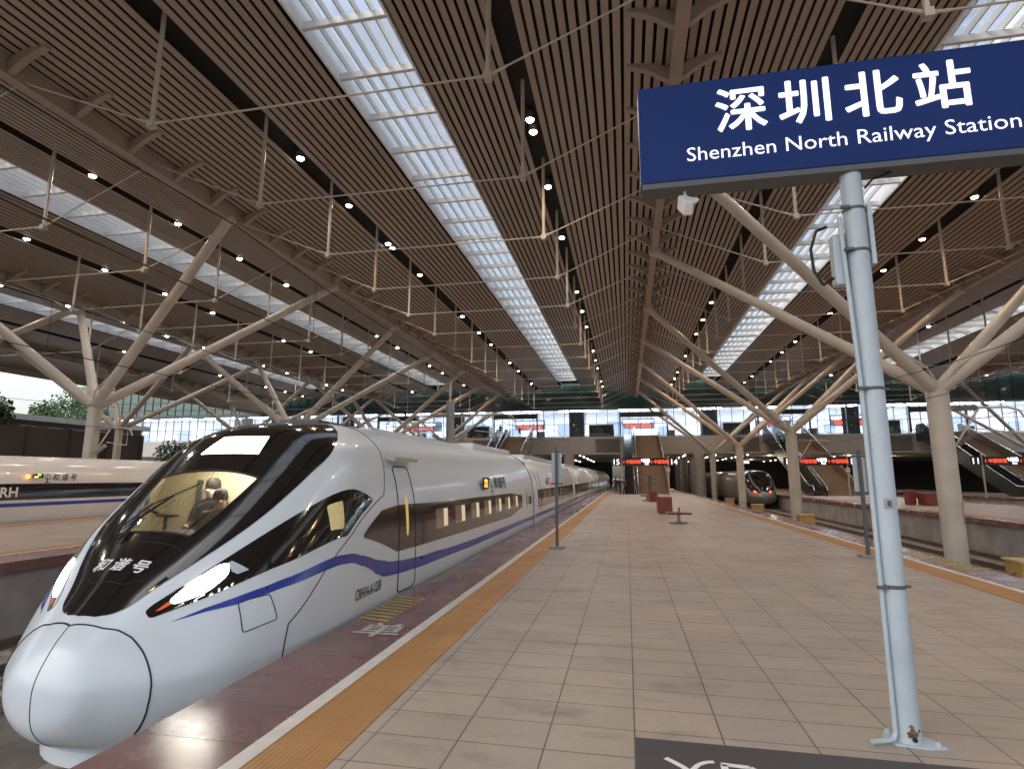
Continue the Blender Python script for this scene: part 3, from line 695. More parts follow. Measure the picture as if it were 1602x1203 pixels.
# ------------------------------------------------------------------ left train behind the next platform
lt = thing('high_speed_train', 'long white train with one black window band standing behind the left platform', 'train', (-25.2, 0, 0))
for ci_ in range(4):
    y0 = -8+24.6*ci_; y1 = y0+24.4
    cb = link_mesh('car_body', car_mesh(y0, y1, mat('warm white train paint', (.74, .70, .66), .2, coat=.5), 1.0, .965), lt)
    strip(y0+.2, y1-.2, .095, .345, .006, M_BAND).build('window_band', M_BLACK, cb)
    strip(y0+.1, y1-.1, .027, .061, .006, M_BLUE).build('blue_stripe', M_BLUE, cb)
    B(-1.2, 1.2, y0+.1, y1-.1, -1.1, -.7).build('underframe', M_DGREY, cb)
place_text('side_lettering', text_mesh('和 谐 号', .30, 0, 0, .1, bold=.006), M_TEXTK, (1.632, 19.45, 1.62), (0, 1, 0), (0, 0, 1), lt)
place_text('band_lettering', text_mesh('CRH', .52, 0, 0, bold=.016), M_TEXTW, (1.645, 17.1, .98), (0, 1, 0), (0, 0, 1), lt)
place_text('emblem', ring(0, 0, .12, .03), M_TEXTK, (1.632, 19.25, 1.74), (0, 1, 0), (0, 0, 1), lt)
d = B(1.56, 1.63, 18.68, 19.08, 1.70, 1.86).build('destination_display', M_SCREEN, lt)
B(1.63, 1.636, 18.70, 18.86, 1.71, 1.78).build('digits', M_LEDO, d); B(1.63, 1.636, 18.84, 18.96, 1.79, 1.85).build('digits', M_LEDG, d)
B(1.58, 1.636, 18.42, 18.54, 1.70, 1.84).build('side_lamp', M_LEDO, lt)
# ------------------------------------------------------------------ right train: rounded tail far down the second track
rt = thing('high_speed_train', 'grey rounded train tail with red tail lamps beyond the right columns', 'train', (13.65, 57.5, -.1))
bm_ = body_mesh('tail', [], 3.6); bm_.materials.clear(); bm_.materials.append(mat('silver grey train paint', (.20, .195, .19), .3, metal=.3, coat=.3)); link_mesh('tail_body', bm_, rt)
link_mesh('nose_mask', wrap_mesh('m2', [(.56,PI/2),(.58,.9),(.8,.62),(1.2,.55),(1.5,.62),(1.75,.9),(1.85,PI/2)]+mir([(.56,PI/2),(.58,.9),(.8,.62),(1.2,.55),(1.5,.62),(1.75,.9),(1.85,PI/2)][::-1])[1:-1], .006, M_BLACK), rt)
for fn in sides: link_mesh('tail_lamp', wrap_mesh('tl', fn([(.72,.70),(.70,.85),(.86,.80),(.88,.66)]), .014, M_RED), rt)
for k in range(3): link_mesh('car_body', car_mesh(17.5+17*k, 34.3+17*k, MATS['silver grey train paint']), rt)
#SPLIT2
# ------------------------------------------------------------------ station building across the tracks
YW = 80.0; XL, XR = -95, 95; ZF, ZU = 7.45, 4.9
sb = thing('station_building', 'wide station concourse bridging all tracks with lit glass front above stone band', 'building', (0, YW, 0))
m = MB(); m.box(XL, XR, .3, 45, ZU, ZF-.02); m.build('concourse_slab', M_SPAN, sb)
m = MB()
for i in range(8):
    z = ZU+.04+i*.31; m.box(XL, XR, 0, .28, z, z+.285)
m.build('stone_band', M_SPAN, sb)
for xl in (-40.5, -22.2, -4.2, 14.1, 32.3):
    m = MB()
    for i in range(7): m.box(xl, xl+3.4, -.05, .1, 5.25+i*.27, 5.25+i*.27+.13)
    m.build('louvre', mat('black louvre slots', (.02, .02, .02), .6), sb)
G = MB(); G.add([(XL,.15,ZF),(XR,.15,ZF),(XR,.15,11.2),(XL,.15,11.2)], [(0,1,2,3)]); gw = G.build('glass_wall', G_CLEAR, sb)
G = MB(); G.box(XL, XR, .12, .2, 11.2, 17.2); G.build('upper_glazing', M_TEAL, sb)
m = MB()
x = XL
while x < XR: m.box(x-.035, x+.035, .02, .12, ZF, 15.6); x += 1.517
for z in (7.5, 9.2, 11.2, 12.6, 13.9): m.box(XL, XR, -.03, .02, z-.035, z+.035)
m.build('mullion', M_FRAME, sb)
m = MB(); m.box(XL, XR, -.6, .11, 11.25, 11.65)
m.build('canopy_beam', mat('dark teal beam', (.05, .075, .075), .5), sb)
m = MB(); m.box(XL, XR, 12.5, 12.8, ZF, 12.3); m.build('back_wall', M_WALLW, sb)
m = MB(); m.box(XL, XR, .4, 12.5, 12.0, 12.3); m.build('concourse_ceiling', M_WALLW, sb)
m = MB()
for i in range(21):
    x = -92+i*9.1; m.box(x, x+6.0, 2.0, 3.4, 11.93, 11.985); m.box(x, x+6.0, 7.0, 8.4, 11.93, 11.985)
m.build('light_panel', M_CEILL, sb)
m = MB()
for i in range(24):
    x = -92+i*8.1; hh = 1.2+.9*((i*7) % 3)/2
    m.box(x, x+1.6+(i % 3)*1.1, 12.3, 12.49, 8.6, 8.6+hh)
m.build('advertising_panel', mat('blue grey wall panel', (.30, .36, .46), .5, emit=.2, ec=(.5, .6, .9)), sb)
# doors, dark lobbies and lift shafts behind the glass
for i, xv in enumerate((-53.3, -35.1, -16.9, 1.3, 19.5, 37.7)):
    m = MB(); m.box(xv-1.9, xv+4.3, -.1, .14, 10.1, 10.75); m.box(xv-2.1, xv-1.9, -.1, .14, ZF, 10.9); m.box(xv+4.3, xv+4.5, -.1, .14, ZF, 10.9)
    m.build('door_portal', M_FRAME, sb)
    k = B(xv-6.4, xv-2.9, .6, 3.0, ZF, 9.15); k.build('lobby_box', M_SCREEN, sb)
    k = MB(); k.box(xv-9.2, xv-9.0, .3, .7, ZF, 11.2); k.box(xv-7.3, xv-7.1, .3, .7, ZF, 11.2); k.box(xv-9.2, xv-7.1, .3, .7, 9.3, 9.45); k.box(xv-9.2, xv-7.1, 2.0, 2.1, ZF, 11.2)
    k.build('lift_frame', M_FRAME, sb)
    B(xv+4.4, xv+5.4, .5, 1.1, ZF, 8.25).build('info_cabinet', M_DGREY, sb)
def led_board(x, y, z, w, label):
    t = thing('departure_board', label, 'display board', (x, y, z)); B(-w/2, w/2, 0, .12, -.75, .75).build('panel', mat('grey board casing', (.35, .38, .44), .5), t)
    for i, s_ in enumerate(('欢迎光临 旅客候车', '检票 15 14 站台')):
        place_text('lettering', text_mesh(s_, .52, 0, 0, align='CENTER', bold=.02), M_LEDR if i else M_LEDW, (0, -.01, .12-i*.62), (1, 0, 0), (0, 0, 1), t)
    hm = MB(); hm.box(-w*.3-.03, -w*.3+.03, .03, .09, .75, 2.45); hm.box(w*.3-.03, w*.3+.03, .03, .09, .75, 2.45); hm.build('hanger', M_GREY, t)
led_board(1.85, 82.6, 9.4, 4.6, 'red and white lit display board behind the glass above the central stairs')
led_board(-14.0, 82.6, 9.4, 4.6, 'red and white lit display board behind the glass left of the catenary pole top')
led_board(-31.0, 82.6, 9.4, 6.4, 'wide bright red display board behind the glass above the white train roof')
led_board(20.0, 82.6, 9.4, 4.6, 'red display board behind the glass left of the white sign pole')
led_board(29.5, 82.6, 9.4, 4.6, 'red display board behind the glass right of the white sign pole')
# underside: dark ceiling lamps, added blocking wall, grey columns
m = MB(); m.box(XL, -3.0, 44, 44.5, -1.75, ZU-.01); m.box(.6, XR, 44, 44.5, -1.75, ZU-.01); m.build('added_blocking_wall', mat('dark blocking wall', (.045, .042, .04), .8), sb)  # added to block sky light from the open far end, gap left bright
M_UL = mat('undercroft lamp', (1, 1, 1), .5, emit=7, ec=(1, .93, .8))
m = MB(); m.lathe((0, 0, 0), [(.10, 0), (.14, .06), (.1, .12)], 8); ul = m.mesh('lamp', M_UL)
for i in range(9):
    for xx in (-14.6, -9.4, -6.6, 8.1, 12.2, 16.4, 26.3, 30.2):
        o = link_mesh('undercroft_lamp', ul, sb); o.location = (xx+.2*(i % 2), 2.5+i*4.4, ZU-.13)
ulg = bpy.data.lights.new('undercroft_light', 'POINT'); ulg.energy = 130; ulg.color = (1, .82, .62); ulg.shadow_soft_size = .2
for xx, yy in ((20.5, 8), (2.5, 9), (13, 12), (-15, 9), (31, 8), (38, 12), (8, 30), (22, 28)):
    o = bpy.data.objects.new('undercroft_light', ulg); COL.objects.link(o); o.parent = sb; o.location = (xx, yy, ZU-.35)
for x, lab in ((9.6, 'thick grey concrete column under the station band beside the right branching column'), (-7.9, 'thick grey concrete column under the station band beyond the white train'), (-26.6, 'thick grey concrete column under the station band behind the left train'), (29.6, 'thick grey concrete column under the station band at far right')):
    c = MB(); c.lathe((0, 0, 0), [(.72, -1.745), (.72, ZU-.005)], 24); o = c.build('concrete_column', M_CONC, smooth=True, loc=(x, YW-.75, 0)); tag(o, lab, 'column', 'grey columns under the station')
for x, y in ((8.6, 90), (8.6, 99), (10.6, 96)):
    c = MB(); c.lathe((0, 0, 0), [(.6, -1.745), (.6, ZU-.005)], 20); o = c.build('concrete_column', M_CONC, smooth=True, loc=(x, y, 0)); tag(o, 'dim grey concrete column deep in the dark under the station', 'column', 'dim columns deep under the station')
# ------------------------------------------------------------------ stairs and escalators, one pair for each platform
def stairs(x0, x1, label):
    t = thing('staircase', label, 'stairs', ((x0+x1)/2, 62.2, 0)); hw = (x1-x0)/2
    n = 44; rise = ZF/n; run = 17.0/n; m = MB()
    prof = [(0, 0)]
    for i in range(n): prof += [(i*run, (i+1)*rise), ((i+1)*run, (i+1)*rise)]
    prof += [(17.8, ZF), (17.8, ZF-.7), (2.4, 0.0)]
    m.prism([(a, b) for a, b in prof], 0, -hw, hw); m.build('steps', M_STAIR, t)
    for sx in (-1, 1):
        p = MB(); p.prism([(0,.0),(0,1.05),(17.0,ZF+1.05),(17.8,ZF+1.05),(17.8,ZF),(17.0,ZF-.2),(1,0)], 0, sx*(hw+.04)-.04, sx*(hw+.04)+.04); p.build('side_panel', mat('bronze stair side', (.17, .125, .095), .4, var=.1), t)
        h = MB(); h.path([(sx*hw*.97, 0, 1.05), (sx*hw*.97, 17.0, ZF+1.12), (sx*hw*.97, 17.8, ZF+1.12)], .04, 8); h.path([(sx*hw*.97, .0, 0), (sx*hw*.97, 0, 1.05)], .03, 6); h.build('handrail', mat('stainless rail', (.55, .54, .52), .25, metal=.9), t)
    return t
def escalator(x0, x1, label):
    t = thing('escalator', label, 'escalator', ((x0+x1)/2, 60.8, 0)); hw = (x1-x0)/2
    m = MB(); m.prism([(0,0),(1.6,.02),(17.4,ZF),(19.2,ZF),(19.2,ZF-1.1),(17.6,ZF-1.1),(2.6,-.0)], 0, -hw+.12, hw-.12); m.build('step_band', M_SCREEN, t)
    for sx in (-1, 1):
        p = MB(); p.prism([(0,.0),(-.2,.5),(.1,.95),(1.5,.98),(17.2,ZF+.98),(19.0,ZF+.98),(19.2,ZF+.5),(19.2,ZF-1.1),(17.6,ZF-1.1),(2.6,0)], 0, sx*hw-.05, sx*hw+.05); p.build('balustrade', mat('black escalator side', (.03, .03, .032), .25), t)
        h = MB(); h.path([(sx*hw, -.2, .5), (sx*hw, .1, 1.0), (sx*hw, 1.5, 1.03), (sx*hw, 17.2, ZF+1.03), (sx*hw, 19.0, ZF+1.03)], .045, 8); h.build('handrail', MATS['stainless rail'], t)
STN = [('platform ahead', 0), ('right platform', 18.35), ('far right platform', 36.6), ('left platform', -17.6)]
for nm, dx in STN:
    stairs(1.15+dx, 4.35+dx, f'brown stone staircase rising from the {nm} to the lit concourse')
    escalator(-.35+dx, .85+dx, f'black escalator beside the stairs of the {nm}')
# ------------------------------------------------------------------ hanging platform number signs
def platform_sign(x, y, nl, nr, label):
    t = thing('platform_sign', label, 'sign', (x, y, 0))
    for sx in (-2.35, 2.35):
        p = MB(); p.tube((sx, 0, 0), (sx, 0, 4.0), .075, n=10); p.lathe((sx, 0, 0), [(.2, 0), (.2, .03)], 12); p.build('post', mat('beige sign post', (.42, .34, .26), .5), t, smooth=True)
    b = B(-2.27, 2.27, -.12, .12, 2.95, 3.75).build('sign_panel', M_SCREEN, t)
    for sx in (-1, 1):
        n_ = B(sx*2.9-.47, sx*2.9+.47, -.1, .1, 2.95, 3.75).build('number_panel', M_SCREEN, t)
        place_text('number', text_mesh(nl if sx < 0 else nr, .78, 0, 0, align='CENTER'), M_LEDW, (sx*2.9, -.105, 3.07), (1, 0, 0), (0, 0, 1), n_)
    place_text('led_text', text_mesh('1 中国铁路', .40, 0, 0, sx=.95), M_LEDR, (-2.2, -.125, 3.2), (1, 0, 0), (0, 0, 1), b)
    place_text('led_text', text_mesh('1 中国铁路', .40, 0, 0, sx=.95), M_LEDR, (.62, -.125, 3.2), (1, 0, 0), (0, 0, 1), b)
    place_text('lettering', text_mesh('↑出站', .42, 0, 0, sx=.8, bold=.012), M_LEDW, (-.42, -.125, 3.32), (1, 0, 0), (0, 0, 1), b)
    place_text('lettering', text_mesh('Exit', .24, 0, .01), M_LEDW, (.02, -.125, 3.06), (1, 0, 0), (0, 0, 1), b)
    B(2.15, 2.5, -.16, -.08, 2.3, 2.75).build('notice', mat('beige notice', (.55, .47, .38), .5), t)
platform_sign(1.85, 61.0-1.0, '15', '14', 'black hanging sign numbered 15 and 14 before the central stairs')
platform_sign(18.6, 60.0, '13', '12', 'black hanging sign numbered 13 and 12 on the right platform')
platform_sign(34.7, 60.0, '11', '10', 'black hanging sign numbered 11 at the right edge of the view')
def exit_sign(x, y, z, s, label):
    t = thing('exit_sign', label, 'sign', (x, y, z)); B(-.75*s, .75*s, 0, .1, -.3*s, .3*s).build('panel', M_SCREEN, t)
    place_text('lettering', text_mesh('←出站', .45*s, 0, 0, align='CENTER', bold=.012*s), M_LEDW, (0, -.01, -.16*s), (1, 0, 0), (0, 0, 1), t)
    h = MB(); h.box(-.6*s, -.55*s, .03, .07, .3*s, .3*s+.6); h.box(.55*s, .6*s, .03, .07, .3*s, .3*s+.6); h.build('hanger', M_GREY, t)
exit_sign(-1.4, 82, 2.35+1.6, .75, 'small lit exit sign under the station band left of the central sign')
exit_sign(16.2, 84, 3.9, 1.0, 'small lit exit sign in the dark right of the far column')
exit_sign(-37.5, 43.0, 3.4, .8, 'small lit white arrow sign near the left columns')
# ------------------------------------------------------------------ big station name sign on its pole
st = thing('station_name_sign', 'large blue station name sign on a tall pale grey pole', 'sign', (1.85, 4.67, 0))
p = MB(); p.lathe((0, 0, 0), [(.083, .016), (.082, 2.6), (.080, 2.612), (.077, 4.245)], 32); p.build('pole', M_POLE, st, smooth=True)
fl = MB(); fl.prism([(-.14,-.03),(-.11,-.09),(.08,-.115),(.20,-.09),(.18,.0),(.11,.11),(-.11,.11),(-.14,.05)], 2, .005, .016)
for bx, by in ((.15,-.07),(.09,.09),(-.09,.09)): fl.lathe((bx, by, .016), [(.018, 0), (.018, .025)], 6)
fl.build('base_flange', M_POLE, st)
cr = MB(); cr.lathe((0, 0, 0), [(.028, 0), (.028, .02)], 8)
rs = MB()
for k_ in range(26):
    a_ = -PI/2+random.gauss(.05, .2); z_ = .06+abs(random.gauss(0, .035)); w_ = random.uniform(.006, .018); c_, s_ = math.cos(a_), math.sin(a_); rr = .0838
    rs.add([(rr*c_-w_*-s_, rr*s_-w_*c_, z_), (rr*c_, rr*s_, z_-w_*.8), (rr*c_+w_*-s_, rr*s_+w_*c_, z_+w_*.2), (rr*c_, rr*s_, z_+w_)], [(0, 1, 2, 3)])
rs.build('rust_patch', mat('rust stain', (.16, .085, .045), .9, var=.5, vscale=30), st)
hl = MB(); hl.tube((.008, -.093, .05), (.008, -.078, .05), .016, n=10); hl.build('drain_hole', M_LINE, st)
SX0, SX1, SZ0, SZ1 = -1.655, 1.655, 4.265, 5.165
fb = MB(); fb.box(SX0, SX1, -.10, .10, SZ0, SZ1); fb.build('sign_board', M_SIGNB, st, bevel=.008)
ch = MB(); ch.box(SX0+.01, SX1-.01, -.095, .095, SZ0-.05, SZ0-.003); ch.build('bottom_channel', M_DGREY, st)
place_text('chinese_lettering', text_mesh('深圳北站', .432, 0, 0, space=1.31, bold=.0075), M_LETTER, (-1.03, -.104, 4.695), (1, 0, 0), (0, 0, 1), st)
place_text('english_lettering', text_mesh('Shenzhen North Railway Station', .178, 0, 0, space=1.0, sx=1.055), M_LETTER, (-1.275, -.104, 4.43), (1, 0, 0), (0, 0, 1), st)
cd = MB(); cd.path([(-.095, -.055, .07), (-.094, -.055, 2.55), (-.125, -.04, 3.85)], .017, 10); cd.path([(-.095, -.055, .07), (-.112, -.062, .04), (-.145, -.075, .03), (-.27, -.12, .03)], .017, 10); cd.build('conduit', M_POLE, st, smooth=True)
for z, rr in ((1.02, .0835), (2.45, .0825), (3.55, .0795), (3.9, .0785)):
    bd = MB(); bd.lathe((0, 0, z), [(rr, 0), (rr+.004, .006), (rr+.004, .02), (rr, .026)], 24); bd.box(-rr-.045, -rr+.02, -.10, -.07, z+.002, z+.022); bd.box(rr-.01, rr+.03, -.02, .01, z+.004, z+.02)
    bd.build('cable_tie', M_DGREY, st)
jb = B(-.18, -.085, -.02, .08, 3.3, 3.72).build('junction_box', M_POLE, st, bevel=.01)
B(.088, .118, -.035, .035, 3.45, 3.95).build('bracket_plate', M_POLE, st)
cb = MB(); cb.path([(-.2, -.03, 3.35), (-.28, -.03, 3.3), (-.34, -.03, 3.42), (-.35, -.03, 3.6), (-.3, -.03, 3.75), (-.22, -.03, 3.78)], .012, 6)
cb.path([(.10, .0, 4.10), (.16, .0, 4.17), (.30, .0, 4.212)], .010, 6); cb.build('cable', M_LINE, st, smooth=True)
sk = MB(); sk.box(-.03, .03, -.092, -.072, 1.58, 1.65); sk.build('socket_plate', mat('grey socket plastic', (.34, .34, .33), .5), st, bevel=.006)
B(-.012, .012, -.097, -.0921, 1.595, 1.635).build('socket_plug', M_DGREY, st)
# camera hanging under the sign
cc = thing('security_camera', 'white security camera hanging under the left end of the blue sign', 'camera', (.56, 4.67, 4.21))
b = MB(); b.box(-.04, .04, -.13, .13, -.06, .06); o = b.build('camera_body', mat('white camera plastic', (.68, .69, .70), .4), cc, bevel=.015); o.location = (-.01, -.08, -.16); o.rotation_euler = (R(38), 0, R(8))
b = MB(); b.path([(0, 0, 0), (0, 0, -.05), (.06, .0, -.07), (.10, -.02, -.09), (.08, -.04, -.12), (.0, -.05, -.12)], .014, 8); b.build('bracket', MATS['white camera plastic'], cc, smooth=True)
# ------------------------------------------------------------------ small back-to-front notices on posts
def notice_post(x, y, h, label, pw, zb):
    t = thing('notice_post', label, 'sign post', (x, y, 0))
    p = MB(); p.box(-.035, .035, -.035, .035, .05, h); p.build('post', M_DGREY, t)
    B(-.13, .13, .05, .085, zb, h-.1).build('panel', mat('pale grey sign back', (.52, .56, .60), .45, var=.04), t, bevel=.006)
    b = MB(); b.box(-.15, .15, .036, .05, zb-.02, zb+.02); b.box(-.15, .15, .036, .05, h-.15, h-.11); b.build('bracket', M_DGREY, t)
    B(-.19, .19, -.15, .15, .008, .06).build('base_plate', M_GREY, t, bevel=.006)
notice_post(-1.79, 14.65, 2.58, 'grey notice post seen from behind on the yellow strip beside the train', .26, 1.62)
o = notice_post(5.36, 14.6, 2.42, 'dark notice post half hidden behind the tall white sign pole', .26, 1.45)
# ------------------------------------------------------------------ benches and cabinets
bn = thing('bench', 'backless dark red bench on a single grey pedestal on the platform', 'bench', (1.95, 23.4, .004))
s = MB(); s.prism([(-.48,.40),(-.44,.36),(.44,.36),(.48,.40),(.46,.43),(-.46,.43)], 1, -.42, .42); s.build('seat', M_SEAT, bn, bevel=.01)
s = MB(); s.box(-.05, .05, -.2, .2, .05, .36); s.box(-.38, .34, -.12, .12, 0, .05); s.box(-.1, .1, -.25, .25, .05, .08); s.build('pedestal', M_GREY, bn, bevel=.01)
s = MB(); s.box(.02, .06, -.03, .03, .43, .62); s.box(-.02, .0, -.03, .03, .43, .58); s.build('armrest', M_DGREY, bn)
def cabinet(x, y, w, h, label):
    t = thing('cabinet', label, 'cabinet', (x, y, .004), R(4)); B(-w/2, w/2, -w/2, w/2, .06, h).build('cabinet_body', M_REDBOX, t, bevel=.02); B(-w/2+.04, w/2-.04, -w/2+.04, w/2-.04, 0, .06).build('plinth', M_DGREY, t)
    B(-w/2+.03, w/2-.03, -w/2-.012, -w/2-.002, .12, h-.06).build('door', M_REDBOX, t, bevel=.004); B(w/2-.09, w/2-.07, -w/2-.03, -w/2-.011, h*.5, h*.62).build('handle', M_DGREY, t)
cabinet(1.80, 29.6, .68, .82, 'larger rust red cabinet on the platform just behind the bench')
cabinet(1.85, 43.5, .62, .74, 'smaller dark red cabinet farther along the platform')
b2 = copy_tree(bn); b2.location = (1.45, 44.6, .004); b2['label'] = 'dark bench mostly hidden behind the farther red cabinet'
sp_ = thing('signpost', 'dark post with three thin crossbars before the central stairs', 'sign post', (1.9, 50.0, .004))
s = MB(); s.box(-.16, .16, -.08, .08, 0, 1.95); s.build('post', M_DGREY, sp_, bevel=.01)
for z in (1.25, 1.6, 1.93): B(-.55, .55, -.12, -.085, z-.03, z+.03).build('crossbar', M_DGREY, sp_)
cabinet(19.4, 42.0, 1.0, .8, 'dark red cabinet on the right platform seen just right of the sign pole'); cabinet(18.5, 42.6, .5, 1.0, 'narrow dark cabinet on the right platform beside the red one')
# yellow signal boxes between the right tracks
for i, (y, q) in enumerate(((18.4, 'nearest, at the right picture edge'), (37.6, 'second, left of the second branching column'), (50.5, 'third, right of the third branching column'), (63.5, 'farthest, before the dark train tail'))):
    t = thing('signal_box', f'yellow trackside box on legs, {q}', 'signal box', (10.75 if i == 0 else 10.55, y, -1.745), 0, 'yellow trackside boxes')
    s = MB(); s.box(-.42, .42, -.35, .35, .35, 1.28); s.build('box_body', M_YSIDE, t, bevel=.02)
    s = MB(); s.box(-.47, .47, -.4, .4, 1.282, 1.34); s.build('lid', mat('pale yellow lid', (.55, .42, .18), .5), t, bevel=.01)
    s = MB()
    for sx in (-.35, .35):
        for sy in (-.28, .28): s.box(sx-.03, sx+.03, sy-.03, sy+.03, 0, .352)
    s.build('leg', M_DGREY, t)
    s = MB(); s.path([(-.43, -.1, 1.0), (-.6, -.1, .9), (-.62, -.1, .2)], .03, 6); s.build('cable', M_DGREY, t)
# ------------------------------------------------------------------ catenary pole, cantilevers, wires
cp = thing('catenary_pole', 'grey steel catenary pole with insulated arms rising behind the white train', 'pole', (-7.95, 24.8, -1.745))
s = MB(); s.box(-.15, -.13, -.15, .15, 0, 7.0); s.box(.13, .15, -.15, .15, 0, 7.0); s.box(-.13, .13, -.012, .012, 0, 7.0); s.build('mast', M_GREY, cp)
s = MB(); s.tube((0, 0, 7.0), (0, 0, 7.9), .03, n=8); s.build('mast_tip', M_STEEL, cp)
def arm(t, sx, z0, reach=2.6):
    a = MB(); a.path([(sx*.15, 0, z0+1.35), (sx*reach, 0, z0+1.35), (sx*(reach+.35), 0, z0+1.25), (sx*(reach+.5), 0, z0+.95)], .035, 8); a.path([(sx*.15, 0, z0), (sx*(reach-.9), 0, z0+1.3)], .04, 8)
    a.path([(sx*(reach*.45), 0, z0+.62), (sx*(reach+.2), 0, z0+.45)], .025, 6); a.path([(sx*(reach+.2), 0, z0+.45), (sx*(reach+.2), 0, z0+1.3)], .015, 6)
    a.build('cantilever_arm', M_STEEL if t != cp else M_GREY, t, smooth=True)
    for (p0, p1) in (((sx*.22, 0, z0+1.35), (sx*1.0, 0, z0+1.35)), ((sx*.25, 0, z0+.08), (sx*.85, 0, z0+.48))):
        i_ = MB(); n = 9; P0 = Vector(p0); P1 = Vector(p1)
        for k in range(n):
            a0 = P0.lerp(P1, k/n); a1 = P0.lerp(P1, (k+.6)/n); i_.tube(a0, a1, .11, .07, 10)
        i_.build('insulator', mat('grey insulator', (.30, .27, .25), .35), t, smooth=True)
arm(cp, 1, 5.0); arm(cp, -1, 5.0)
for i, (x, y, sx, q) in enumerate(((-27.3, 24.4, 1, 'on the nearest left column'), (-27.3, 42.4, 1, 'on the second left column'), (11.28, 22.6, 1, 'on the nearest right column'), (11.28, 41.2, 1, 'on the second right column'))):
    t = thing('cantilever', f'catenary bracket with grey insulators fixed {q}', 'bracket', (x, y, 0)); arm(t, sx, 2.9, 1.9)
def wire(x, z0, label, yb=78, dz=.0):
    s = MB(); pts = []
    for k in range(40):
        y = -4+k*(yb+4)/39; pts.append((x+.12*math.sin(k*.9), y, z0))
    s.path(pts, .010, 5); pts2 = [(p[0], p[1], z0+1.15-.35*abs(math.sin((p[1]-6.6)*PI/18.2+.0))) for p in pts]; s2 = MB()
    o = s.build('contact_wire', M_LINE); tag(o, label, 'wire')
    s2.path(pts2, .010, 5); s2.build('messenger_wire', M_LINE, o)
    d = MB()
    for p, q in list(zip(pts, pts2))[::3]: d.tube(p, q, .005, n=4)
    d.build('dropper', M_LINE, o)
wire(-5.2, 4.15, 'thin black overhead wire directly above the white train')
wire(-10.9, 4.2, 'thin black overhead wire above the empty track left of the train')
wire(8.75, 4.1, 'thin black overhead wire above the track nearest the right columns')
wire(13.65, 4.1, 'thin black overhead wire above the second right track')
wire(-25.2, 4.15, 'thin black overhead wire above the left train')
# ------------------------------------------------------------------ beyond the roof on the left: wall, houses, trees
m = MB(); m.box(-52.3, -52, -5, 52.5, -1.745, 6.1)
nw = m.build('noise_wall', M_FENCE); tag(nw, 'tall dark brown boarded noise wall along the left tracks', 'wall')
m = MB()
for k in range(15): m.box(-52.0, -51.9, -4+k*4, -3.75+k*4, -1.745, 6.15)
m.build('wall_post', mat('dark wall post', (.045, .035, .03), .7), nw)
bb = thing('low_building', 'low building with a flat white roof edge behind the brown wall', 'building', (-66, 44, -1.745))
B(-5, 5, -24, 17, 0, 9.2).build('wall', mat('dark grey render', (.16, .16, .16), .8), bb); B(-5.5, 5.8, -24.5, 17.5, 9.2, 9.75).build('roof', M_SKYW, bb)  # walls in one dark grey tone
m = MB()
for k in range(14): m.box(5.001, 5.03, -23+k*2.8, -21.2+k*2.8, 7.2, 8.7)
m.build('window', mat('pale window', (.4, .45, .45), .2), bb)
def tree(name, x, y, zt, rad, h, label, dark, seed, nl=2600, sz=.16, z0=-1.745):
    rnd = random.Random(seed); t = thing(name, label, 'tree' if h > 3 else 'shrub', (x, y, z0))
    tk = MB(); tk.tube((0, 0, 0), (0, 0, (zt-z0)*.55), .16, .09, 8)
    for k in range(7):
        a = rnd.random()*6.28; tk.tube((0, 0, (zt-z0)*.4), (math.cos(a)*rad*.6, math.sin(a)*rad*.6, (zt-z0)-h*.45+rnd.random()*h*.3), .06, .02, 6)
    tk.build('trunk', M_BARK, t, smooth=True)
    cl = [(rnd.uniform(-1, 1)*rad*.75, rnd.uniform(-1, 1)*rad*.75, (zt-z0)-h*.5+rnd.uniform(-.4, .35)*h, rad*rnd.uniform(.25, .5)) for _ in range(16)]
    m = MB()
    for _ in range(nl):
        cx, cy, cz, cr = rnd.choice(cl); d = Vector((rnd.gauss(0, 1), rnd.gauss(0, 1), rnd.gauss(0, .8))).normalized()*cr*rnd.random()**.4
        p = Vector((cx, cy, cz))+d; a = Vector((rnd.gauss(0, 1), rnd.gauss(0, 1), rnd.gauss(0, 1))).normalized(); b_ = a.orthogonal().normalized(); s_ = sz*rnd.uniform(.6, 1.4)
        m.add([p-a*s_, p-b_*s_*.5, p+a*s_, p+b_*s_*.5], [(0, 1, 2, 3)])
    m.build('crown', M_LEAFD if dark else M_LEAF, t)
for i, (x, y, zt, rd, h, dk, lb) in enumerate(((-72, 62, 11.3, 4.6, 5.5, 0, 'round green tree behind the white roof edge, right of two'), (-74, 55, 10.6, 4.2, 5.0, 0, 'round green tree behind the white roof edge, left of two'),
    (-55.5, 37.5, 8.3, 3.0, 3.6, 1, 'dark tree leaning over the brown wall at the left picture edge'), (-60, 40, 8.8, 3.2, 4.0, 1, 'dark bushy tree top just right of the left picture edge'),
    (-60, 68, 6.5, 4.0, 7.0, 1, 'dark shrub growing before the glass building'), (-55, 64, 5.2, 3.0, 6.0, 1, 'smaller dark shrub beside the left column and lit arrow'))):
    tree('tree', x, y, zt, rd, h, lb, dk, 11+i, 5000 if dk == 0 else 4200, .2)
# lamp mast behind the wall
s = MB(); s.tube((0, 0, 0), (0, 0, 17), .09, .05, 8); o = s.build('mast', M_GREY, loc=(-62, 62, -1.745)); tag(o, 'thin grey mast standing against the white sky at left', 'mast')
